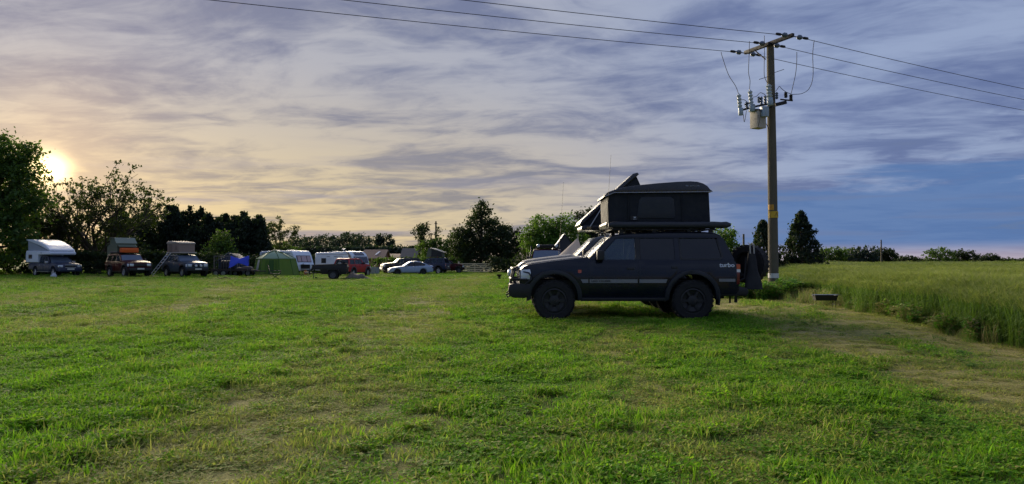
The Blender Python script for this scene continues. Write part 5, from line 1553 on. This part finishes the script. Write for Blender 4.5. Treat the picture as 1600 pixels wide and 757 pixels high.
for i in range(7):
    q = i / 6; r_ = .19 * (1 - q ** 3) * (1 + .12 * math.sin(5 * q)) + .02
    g.append([(r_ * math.cos(2 * math.pi * j / 12) * (1 + .18 * math.sin(3 * j + i)) + .05 * q, r_ * .8 * math.sin(2 * math.pi * j / 12), .36 * q) for j in range(13)])
MB().sheet(g).build('sack', mat('white_polythene', (.55, .58, .64), .45, trans=.2), wb, 60)
MB().tube([(.05, 0, .34), (.13, 0, .42), (.20, -.05, .05)], .014, 5).build('bag_handle', mat('white_polythene', (.55, .58, .64), .45), wb)
Y_ = 55.5
sk = empty('branch', (PX(349, Y_), Y_, G(PX(349, Y_), Y_))); tag(sk, 'dry brown branch lying on the grass in front of the stock cage', 'branch')
BRN = mat('dry_branch_bark', (.20, .13, .06), .9, var=.3)
MB().tube([(-.75, 0, .03), (-.2, .05, .09), (.25, 0, .16), (.60, .05, .06)], [.015, .035, .045, .02], 6).build('limb', BRN, sk)
for a_, b_ in (((-.1, .04, .10), (-.5, -.1, .02)), ((.2, 0, .15), (.1, -.2, .02)), ((.25, 0, .16), (.05, .1, .24)), ((.3, .0, .14), (.62, -.15, .02))):
    MB().tube([a_, b_], [.022, .01], 5).build('twig', BRN, sk)

# ---------------- charcoal grill by the barley
Y_ = 19.4; gxp = PX(1288, Y_)
bq = empty('charcoal_grill', (gxp, Y_, G(gxp, Y_)), R(-6)); tag(bq, 'black box charcoal grill on thin legs at the edge of the barley', 'grill')
z0, z1 = .20, .335
MB().add([(-.28, -.15, z1), (.28, -.15, z1), (.28, .15, z1), (-.28, .15, z1), (-.25, -.12, z0), (.25, -.12, z0), (.25, .12, z0), (-.25, .12, z0),
          (-.265, -.135, z1), (.265, -.135, z1), (.265, .135, z1), (-.265, .135, z1), (-.24, -.11, z0 + .012), (.24, -.11, z0 + .012), (.24, .11, z0 + .012), (-.24, .11, z0 + .012)],
         [(0, 1, 5, 4), (1, 2, 6, 5), (2, 3, 7, 6), (3, 0, 4, 7), (4, 5, 6, 7), (8, 9, 13, 12), (9, 10, 14, 13), (10, 11, 15, 14), (11, 8, 12, 15), (12, 13, 14, 15), (0, 1, 9, 8), (1, 2, 10, 9), (2, 3, 11, 10), (3, 0, 8, 11)]).build('fire_box', STEEL_B, bq)
for y in np.linspace(-.11, .11, 7): MB().tube([(-.29, float(y), z1 + .012), (.30, float(y), z1 + .012)], .004, 5).build('grill_bar', SILV, bq)
MB().box((.335, .04, z1 + .006), (.10, .20, .012)).build('side_shelf', STEEL_B, bq)
MB().box((-.30, 0, z1 - .01), (.03, .12, .012)).build('handle', STEEL_B, bq)
for x in (-.25, .22):
    for y in (-.13, .13):
        MB().tube([(x, y, z0 + .05), (x * 1.02, y * 1.1, 0)], .007, 5).build('leg', STEEL_B, bq)
MB().tube([(-.25, -.13, .10), (-.25, .13, .10)], .005, 5).tube([(.22, -.13, .10), (.22, .13, .10)], .005, 5).build('leg_stay', STEEL_B, bq)

# ================================================================== trees and hedges
BARK = mat('tree_bark', (.075, .058, .042), .95, var=.35, scale=5, bump=.6, bscale=18)
LF_DARK = leafmat('dark_leaf', [(.010, .019, .007), (.017, .031, .009), (.026, .043, .012)], .15, .7)
LF_MID = leafmat('mid_green_leaf', [(.028, .062, .014), (.050, .105, .019), (.078, .140, .028)], .35, .6)
LF_BRT = leafmat('bright_green_leaf', [(.045, .11, .016), (.085, .175, .024), (.125, .225, .036)], .40, .55)
LF_OLV = leafmat('olive_leaf', [(.016, .019, .007), (.028, .030, .010), (.042, .040, .014)], .22, .6)
LF_HAZE = leafmat('haze_tinted_leaf', [(.014, .028, .020), (.024, .042, .030), (.034, .055, .038)], .12, .7)  # distance haze painted into the leaf colour as a bluish cast
LF_CON = leafmat('conifer_leaf', [(.008, .016, .010), (.013, .026, .014), (.020, .036, .017)], .12, .75)


def leaves(rs_, cen, rad, per, size, up=0.0):
    """leaf faces round clump centres -> vertices, faces"""
    n = len(cen) * per
    c = np.repeat(cen, per, 0) + rs_.randn(n, 3) * np.repeat(rad, per)[:, None] * np.array([.62, .62, .45])
    a = rs_.randn(n, 3); a[:, 2] = a[:, 2] * (1 + up); a /= np.linalg.norm(a, axis=1)[:, None]
    b_ = np.cross(a, rs_.randn(n, 3)); b_ /= np.linalg.norm(b_, axis=1)[:, None]
    s_ = size * (.55 + .9 * rs_.rand(n))[:, None]
    a = a * s_; b_ = b_ * s_ * .55
    v = np.stack([c - a, c + b_, c + a, c - b_], 1).reshape(-1, 3)
    f = np.arange(n * 4).reshape(-1, 4)
    return v, f


def mesh_np(name, v, f, m_):
    me = bpy.data.meshes.new(name)
    me.vertices.add(len(v)); me.vertices.foreach_set('co', v.astype(np.float32).ravel())
    me.loops.add(f.size); me.loops.foreach_set('vertex_index', f.astype(np.int32).ravel())
    me.polygons.add(len(f)); me.polygons.foreach_set('loop_start', np.arange(0, f.size, f.shape[1], dtype=np.int32))
    me.update(calc_edges=True); me.materials.append(m_)
    return me


def crown_tree(name, label, X, Y, lobes, m_, seed, n=260, per=26, size=.17, cr=.55, trunk=.2, group='trees round the field', cat='tree', shellp=.42, tz=.35, limbs=26):
    rs_ = np.random.RandomState(seed)
    root = empty(name, (X, Y, G(X, Y))); tag(root, label, cat, group)
    L = np.array(lobes, float); wts = L[:, 3] * L[:, 4] * L[:, 5]; wts = wts ** .75 / (wts ** .75).sum()
    li = rs_.choice(len(L), n, p=wts)
    d = rs_.randn(n, 3); d /= np.linalg.norm(d, axis=1)[:, None]
    r_ = shellp + (1 - shellp) * rs_.rand(n) ** .7
    r_ *= 1 + .10 * rs_.randn(n)
    cen = L[li, :3] + d * r_[:, None] * L[li, 3:6]
    cen[:, 2] = np.maximum(cen[:, 2], .25)
    rad = cr * (.55 + .8 * rs_.rand(n))
    v, f = leaves(rs_, cen, rad, per, size)
    o = bpy.data.objects.new('crown', mesh_np('crown', v, f, m_)); COL.objects.link(o); o.parent = root
    top = L[:, 2].max(); mb = MB()
    bx_ = [Vector((.12 * math.sin(k_ * 1.3 + seed), .12 * math.cos(k_ * 1.7 + seed), top * k_ / 5)) for k_ in range(6)]
    bx_[0] = Vector((0, 0, -.2))
    mb.tube(bx_, [trunk * (1.25 if k_ == 0 else 1 - .16 * k_) for k_ in range(6)], 8)
    for k_ in rs_.choice(n, min(limbs, n), replace=False):
        e = Vector(cen[k_]); hz = min(e.z * (.45 + .25 * rs_.rand()), top * .9)
        s0 = Vector((0, 0, max(hz, top * tz * .6)))
        md = s0.lerp(e, .55) + Vector((0, 0, .12 * (e - s0).length))
        mb.tube([s0, md, e], [trunk * .40, trunk * .24, trunk * .07], 5, cap=False)
    mb.build('trunk', BARK, root, 60)
    return root


def cone_tree(name, label, X, Y, h, rad, m_, seed, n=420, per=22, size=.13, group='trees round the field', skirt=.02, power=.85, tips=1, cr=.30):
    rs_ = np.random.RandomState(seed)
    root = empty(name, (X, Y, G(X, Y))); tag(root, label, 'tree', group)
    q = rs_.rand(n) ** 1.25
    a = rs_.rand(n) * 6.283
    if tips > 1:                                   # several spires grown together
        so = np.stack([rs_.randn(tips) * rad * .48, rs_.randn(tips) * rad * .35, .72 + .28 * rs_.rand(tips)], -1); so[0] = (0, 0, 1)
        k_ = rs_.randint(0, tips, n); hh = h * so[k_, 2]
        z = hh * (skirt + (1 - skirt) * q)
        rr = rad * .70 * np.maximum(1 - q ** 1.3, 0) ** .8 * (.35 + .65 * rs_.rand(n) ** .5)
        cen = np.stack([so[k_, 0] + rr * np.cos(a), so[k_, 1] + rr * np.sin(a), z], -1)
    else:
        z = h * (skirt + (1 - skirt) * q)
        lump = 1 + .16 * np.sin(3 * a + z * 1.3 + seed) + .15 * np.sin(5 * a - z * 2.1)
        rr = rad * np.maximum(1 - q ** 1.05, 0) ** power * (.45 + .60 * rs_.rand(n) ** .5) * lump
        cen = np.stack([rr * np.cos(a), rr * np.sin(a), z], -1)
    v, f = leaves(rs_, cen, cr * (.6 + .7 * rs_.rand(len(cen))) * (1.15 - .6 * cen[:, 2] / h), per, size, 1.2)
    o = bpy.data.objects.new('crown', mesh_np('crown', v, f, m_)); COL.objects.link(o); o.parent = root
    mb = MB().tube([(0, 0, -.2), (0, 0, h * .5), (0, 0, h * .96)], [rad * .10, rad * .06, .02], 8)
    for k_ in range(14):
        z_ = h * (.08 + .06 * k_); a_ = k_ * 2.4; r_ = rad * (1 - z_ / h) * .8
        mb.tube([(0, 0, z_), (math.cos(a_) * r_, math.sin(a_) * r_, z_ + .1)], [.05, .01], 5, cap=False)
    mb.build('trunk', BARK, root, 60)
    return root


def branch_tree(name, label, X, Y, h, spread, m_, seed, depth=5, size=.11, per=14, cr=.30, trunk=.22, group='trees round the field', first=.18, forks=(7, 3, 3, 2), leafy=1.0, bend=.25):
    """open tree: the branches themselves show"""
    rs_ = np.random.RandomState(seed); root = empty(name, (X, Y, G(X, Y))); tag(root, label, 'tree', group)
    mb = MB(); tips = []
    def grow(p, d, L, r_, k_):
        pts = [p]; n_ = 3
        for i in range(n_):
            d = (d + Vector(rs_.randn(3)) * bend * .35 + Vector((0, 0, .05))).normalized(); p = p + d * (L / n_); pts.append(p)
        mb.tube(pts, [r_ * (1 - .5 * i / n_) for i in range(n_ + 1)], 5 if k_ > 1 else 7, cap=False)
        if k_ >= 2: tips.extend([pts[2], pts[3]])
        if k_ >= len(forks): tips.append(p); return
        for j in range(forks[k_]):
            a_ = rs_.rand() * 6.283; o_ = Vector((math.cos(a_) * spread, math.sin(a_) * spread, .15 * rs_.randn()))
            nd = (d * 1.0 + o_ * (.55 + .5 * rs_.rand())).normalized()
            st = pts[-1] if j < 1 + (k_ == 0) else pts[1 + int(rs_.rand() * 2.99)]
            grow(st, nd, L * (.62 + .22 * rs_.rand()), r_ * .5, k_ + 1)
    p0 = Vector((0, 0, -.2)); p1 = Vector((.05, 0, h * first))
    mb.tube([p0, p1], [trunk * 1.3, trunk], 9)
    for j in range(forks[0]):
        a_ = 2 * math.pi * (j + .5 * rs_.rand()) / forks[0]; el_ = .35 + .9 * rs_.rand()
        grow(p1 - Vector((0, 0, .3 * rs_.rand())), Vector((math.cos(a_) * spread, math.sin(a_) * spread, el_ + .35)).normalized(), h * .36, trunk * .6, 1)
    zs_ = max(t_.z for t_ in tips); k_ = h / zs_
    ps = np.array([[t_.x, t_.y, t_.z] for t_ in tips]); ps = ps[rs_.rand(len(ps)) < leafy]
    v, f = leaves(rs_, ps * np.array([1, 1, 1]), cr * (.5 + .8 * rs_.rand(len(ps))), per, size)
    o = bpy.data.objects.new('crown', mesh_np('crown', v, f, m_)); COL.objects.link(o); o.parent = root
    mb.build('trunk', BARK, root, 60)
    root.scale = (k_, k_, k_)
    return root


def hedge(label, xa, ya, xb, yb, h, w_, m_, seed, dens=9.0, per=22, size=.13, group='hedges round the field', cr=.34):
    rs_ = np.random.RandomState(seed); Lh = math.hypot(xb - xa, yb - ya); n = int(Lh * h * dens)
    t_ = rs_.rand(n); side = rs_.rand(n)
    y_ = np.where(side < .62, -w_ / 2 + .15 * rs_.randn(n), (rs_.rand(n) - .5) * w_)
    z_ = np.where(side < .62, h * rs_.rand(n), h * (.82 + .2 * rs_.rand(n))) + .07 * np.sin(t_ * Lh * 1.1 + seed) + .05 * np.sin(t_ * Lh * 3.1)
    cen = np.stack([t_ * Lh, y_, np.maximum(z_, .1)], -1)
    v, f = leaves(rs_, cen, cr * (.5 + .7 * rs_.rand(n)), per, size)
    root = empty('hedge', (xa, ya, G(xa, ya)), math.atan2(yb - ya, xb - xa)); tag(root, label, 'hedge', group)
    o = bpy.data.objects.new('foliage', mesh_np('foliage', v, f, m_)); COL.objects.link(o); o.parent = root
    mb = MB()
    for k_ in range(int(Lh / .8)):
        x = .4 + k_ * .8; mb.tube([(x, .1 * math.sin(k_ * 2.3), -.1), (x + .1 * math.sin(k_), 0, h * .45), (x + .2 * math.sin(k_ * 1.7), .1, h * .85)], [.05, .035, .01], 5, cap=False)
    mb.build('stems', BARK, root, 60)['kind'] = 'stuff'
    return root


# left edge
Y_ = 64
crown_tree('broadleaf_tree', 'tall dense tree filling the left edge of the picture', PX(-12, Y_), Y_,
           [(-.6, 0, 9.2, 3.4, 3.2, 2.6), (1.4, .3, 8.4, 2.6, 2.6, 2.2), (2.3, -.2, 6.0, 2.5, 2.4, 2.0), (-1.5, 0, 5.6, 3.4, 3, 2.6), (.8, -.6, 3.2, 3.8, 2.6, 2.4), (2.6, 0, 10.4, 1.2, 1.2, .8), (-.5, 0, 11.2, 1.5, 1.4, .9)],
           LF_MID, 11, n=760, per=26, size=.16, trunk=.38)
crown_tree('broadleaf_tree', 'shaggy tree behind the white camper, left of the open branched tree', PX(62, 70), 70,
           [(0, 0, 3.4, 2.7, 2, 2.2), (-1.2, 0, 5.4, 1.9, 1.6, 1.6), (1.6, 0, 2.6, 2.2, 1.8, 1.6)], LF_OLV, 12, n=230, per=20, size=.15, trunk=.2, shellp=.5)
branch_tree('broadleaf_tree', 'open fan-shaped tree with thin leaves silhouetted against the sunset', PX(152, 72), 72, 10.2, .95, LF_OLV, 21, size=.13, per=12, cr=.34, trunk=.30, forks=(9, 3, 3, 3), leafy=.55, first=.14)
branch_tree('broadleaf_tree', 'thin spindly tree in front of the setting sun', PX(105, 70), 70, 7.0, .8, LF_OLV, 22, size=.12, per=12, cr=.30, trunk=.18, forks=(6, 3, 3, 2), leafy=.9)
for i, (px_, py_, Y_, r_, lab) in enumerate(((188, 326, 84, 3.2, 'dark evergreen tree just right of the fan-shaped tree'), (226, 322, 88, 3.0, 'dark evergreen tree above the maroon car'), (262, 321, 86, 2.6, 'tallest spiky dark evergreen left of the tan tent'),
                                             (296, 324, 88, 2.6, 'spiky dark evergreen directly above the tan tent'), (326, 336, 84, 2.3, 'lower dark evergreen in the dip between the spiky ones'),
                                             (352, 336, 88, 2.4, 'dark evergreen above the stock cage'), (380, 331, 86, 2.6, 'dark evergreen second from the right end of the dark row'), (405, 336, 85, 2.2, 'dark evergreen at the right end of the dark row'))):
    h_ = ZY(py_, Y_)
    cone_tree('evergreen_tree', lab, PX(px_, Y_), Y_, h_, r_, LF_CON if i > 1 else LF_DARK, 40 + i, n=720, per=22, size=.16, group='dark evergreen trees behind the parked cars', tips=7, cr=.45)
crown_tree('bush', 'dark undergrowth thicket behind the maroon car', PX(140, 76), 76, [(0, 0, 1.8, 3.4, 1.6, 1.9), (2.8, 0, 2.3, 2.6, 1.6, 1.9), (-3, 0, 1.7, 2.6, 1.6, 1.8)], LF_DARK, 51, n=230, per=20, size=.15, trunk=.1, cat='bush', group='bushes behind the parked cars')
crown_tree('bush', 'lighter green bush in front of the dark evergreens, right of the tan tent', PX(342, 78), 78, [(0, 0, 1.6, 1.8, 1.2, 1.6), (.3, 0, 3.2, .9, .8, 1.2)], LF_MID, 52, n=120, per=20, size=.13, trunk=.08, cat='bush', group='bushes behind the parked cars')
hedge('long clipped hedge behind the pickup and the row of roof tents', PX(-40, 66), 67, PX(330, 68), 69, 1.85, 1.4, LF_DARK, 61, dens=18)
hedge('clipped hedge behind the trailer and the green tent', PX(332, 70), 72, PX(470, 84), 90, 1.8, 1.3, LF_DARK, 62)
hedge('hedge in front of the low houses, behind the dark grey car', PX(575, 94), 96, PX(722, 98), 99, 1.75, 1.4, LF_MID, 63)
hedge('square clipped hedge to the right of the wooden gate', PX(769, 92.5), 92.5, PX(860, 90), 90, 1.75, 1.4, LF_DARK, 64)
hedge('far hedge behind the foreground cars and the canvas tent', PX(860, 88), 89, PX(1190, 84), 84, 1.9, 1.5, LF_DARK, 65)
# middle
branch_tree('birch_tree', 'slender pale birch standing right of the dark evergreen row', PX(436, 92), 92, 6.6, .45, LF_OLV, 71, size=.13, per=12, cr=.32, trunk=.10, forks=(5, 3, 2, 2), first=.3)
crown_tree('bush', 'rounded green bush below the slender birch', PX(440, 96), 96, [(0, 0, 2.0, 2.4, 1.6, 1.9), (1.5, 0, 1.7, 1.6, 1.3, 1.5)], LF_MID, 72, n=150, per=20, size=.15, trunk=.1, cat='bush', group='bushes behind the parked cars')
fr = [(456, 371), (470, 368), (485, 369), (501, 367), (516, 366), (531, 364), (546, 363), (559, 364), (571, 367)]
for i, (px_, py_) in enumerate(fr):
    Y_ = 205 + 9 * math.sin(i * 2.1); h_ = ZY(py_, Y_); w_ = 2.6 + .4 * math.sin(i * 1.7)
    crown_tree('far_tree', ('leftmost' if i == 0 else 'rightmost' if i == 8 else ['second', 'third', 'fourth', 'fifth', 'sixth', 'seventh', 'eighth'][i - 1] + ' from the left') + ' of the hazy far tree row above the caravans', PX(px_, Y_), Y_,
               [(0, 0, h_ * .62, w_, w_, h_ * .38), (-.9, 0, h_ * .36, w_, w_, h_ * .3), (1.0, 0, h_ * .35, w_, w_, h_ * .3), (0, 0, h_ * .12, w_ * 1.2, w_, h_ * .16)], LF_HAZE, 80 + i, n=190, per=16, size=.30, cr=.8, trunk=.22, group='far row of hazy trees', limbs=10)
for i, (px_, py_, lab) in enumerate(((594, 365, 'left one of two far poplars above the dark grey car'), (608, 366, 'right one of two far poplars above the dark grey car'))):
    Y_ = 190; h_ = ZY(py_, Y_)
    crown_tree('far_tree', lab, PX(px_, Y_), Y_, [(0, 0, h_ * .72, 1.3, 1.3, h_ * .27), (.2, 0, h_ * .40, 1.1, 1.1, h_ * .2)], LF_HAZE, 95 + i, n=70, per=16, size=.28, cr=.6, trunk=.2, group='far row of hazy trees', limbs=10)
crown_tree('far_tree', 'low wide far tree behind the slate barn', PX(628, 170), 170, [(0, 0, 2.8, 3.6, 2, 2.0), (-3, 0, 2.0, 2.6, 2, 1.6), (2.6, 0, 2.2, 2.4, 2, 1.8)], LF_DARK, 98, n=150, per=16, size=.26, cr=.6, trunk=.2, group='far row of hazy trees')
branch_tree('birch_tree', 'thin tree with drooping tips beside the distant power pole', PX(661, 112), 112, 7.0, .42, LF_DARK, 101, size=.14, per=9, cr=.34, trunk=.10, forks=(5, 3, 2, 2), first=.25)
crown_tree('broadleaf_tree', 'leafy tree right of the distant power pole', PX(697, 108), 108, [(0, 0, 2.8, 2.6, 1.6, 2.3), (-2.6, 0, 2.4, 2.2, 1.5, 2.0), (1.4, 0, 4.1, 1.4, 1, 1.2), (2.4, 0, 2.6, 1.8, 1.4, 2.2)], LF_MID, 102, n=290, per=20, size=.17, trunk=.15)
Y_ = 100
crown_tree('broadleaf_tree', 'tall dark tree with a narrow top rising behind the gate', PX(752, Y_), Y_, [(.0, 0, 8.2, .95, .9, 1.3), (-.9, 0, 6.6, 1.3, 1.1, 1.3), (.9, 0, 6.2, 1.3, 1.2, 1.2), (-2.0, 0, 4.0, 2.2, 1.8, 2.0), (2.0, 0, 4.0, 2.2, 1.8, 2.0), (0, 0, 2.2, 4.4, 2.0, 2.1), (3.0, 0, 5.2, 1.2, 1, 1.0), (-2.4, 0, 5.3, 1.2, 1, 1.0)], LF_DARK, 103, n=640, per=24, size=.16, trunk=.25)
crown_tree('broadleaf_tree', 'small dark tree filling the gap left of the bright green tree', PX(806, 98), 98, [(0, 0, 2.4, 1.9, 1.4, 2.1), (.3, 0, 4.4, 1.2, 1, 1.0)], LF_DARK, 104, n=150, per=20, size=.15, trunk=.14)
Y_ = 78
crown_tree('broadleaf_tree', 'bright green rounded tree above the maroon nose-on car', PX(862, Y_), Y_, [(-1.0, 0, 4.6, 1.7, 1.6, 1.5), (1.2, 0, 4.7, 1.7, 1.6, 1.5), (-2.0, 0, 3.6, 1.4, 1.4, 1.4), (2.3, 0, 3.2, 1.4, 1.4, 1.4), (0, 0, 2.9, 2.6, 1.8, 1.8)], LF_BRT, 105, n=420, per=26, size=.13, cr=.48, trunk=.22)
crown_tree('bush', 'dark bush under the bright green tree', PX(840, 84), 84, [(0, 0, 1.6, 3.2, 1.4, 1.8)], LF_DARK, 106, n=140, per=20, size=.14, trunk=.1, cat='bush', group='bushes behind the parked cars')
crown_tree('pine_tree', 'dark tufted pine behind the wedge roof tent', PX(922, 95), 95, [(-1.0, 0, 6.6, .9, .9, .9), (.5, 0, 7.0, 1.1, 1, .9), (1.4, 0, 5.7, 1.0, 1, .9), (-.6, 0, 5.0, 1.4, 1.2, .8), (.6, 0, 3.8, 1.8, 1.5, 1.0)], LF_CON, 107, n=190, per=24, size=.14, cr=.42, trunk=.2)
Y_ = 62
crown_tree('broadleaf_tree', 'green tree showing above the rear corner of the turbo car', PX(1128, Y_), Y_, [(0, 0, 2.9, 1.3, 1.1, 1.1), (-.9, 0, 2.2, 1.3, 1.1, 1.2), (.7, 0, 2.1, .9, 1.0, 1.1)], LF_BRT, 108, n=170, per=24, size=.11, cr=.36, trunk=.15)
Y_ = 70
cone_tree('conifer_tree', 'dark pointed conifer partly behind the power pole', PX(1193, Y_), Y_, ZY(346, Y_), 1.75, LF_CON, 111, n=380, per=24, size=.12, group='conifers beyond the barley corner', power=.75)
cone_tree('conifer_tree', 'broad dark conifer standing clear to the right of the power pole', PX(1252, Y_), Y_, ZY(332, Y_), 1.95, LF_CON, 112, n=480, per=24, size=.12, group='conifers beyond the barley corner', power=.68)
hedge('low dark hedge at the feet of the two conifers', PX(1150, 72), 72.5, PX(1300, 72), 73, 1.2, 1.0, LF_DARK, 113)
# far right
rf = [(1298, 386, 170, 3.0, LF_MID, 'leftmost green tree of the far clump right of the conifers'), (1325, 388, 174, 2.8, LF_MID, 'middle rounded tree of the far clump right of the conifers'), (1350, 384, 168, 2.9, LF_HAZE, 'upright tree just left of the distant bare pole'),
      (1382, 386, 176, 2.6, LF_DARK, 'dark tree at the distant bare pole'), (1418, 401, 180, 2.6, LF_DARK, 'low far bush between the two far tree clumps'),
      (1468, 387, 205, 3.6, LF_MID, 'left rounded tree of the lone far group on the right horizon'), (1506, 390, 210, 3.4, LF_DARK, 'middle tree of the lone far group on the right horizon'), (1542, 397, 212, 3.2, LF_DARK, 'right tapering tree of the lone far group on the right horizon')]
for i, (px_, py_, Y_, w_, m_, lab) in enumerate(rf):
    h_ = ZY(py_, Y_)
    crown_tree('far_tree', lab, PX(px_, Y_), Y_, [(0, 0, h_ * .66, w_, w_ * .8, h_ * .34), (-w_ * .55, 0, h_ * .5, w_ * .7, w_ * .6, h_ * .34), (w_ * .6, 0, h_ * .48, w_ * .7, w_ * .6, h_ * .32), (0, 0, h_ * .2, w_ * 1.1, w_ * .7, h_ * .22)], m_, 120 + i,
               n=130, per=18, size=.24, cr=.55, trunk=.25, group='far trees beyond the barley', limbs=14)
hedge('far hedge line along the horizon beyond the barley', PX(1270, 185), 185, PX(1640, 240), 240, 1.6, 1.6, LF_DARK, 131, dens=3, per=16, size=.3, cr=.6)
hedge('far hedge line behind the caravans and houses', PX(430, 180), 180, PX(730, 165), 165, 4.2, 2.4, LF_HAZE, 132, dens=4, per=16, size=.3, cr=.6)
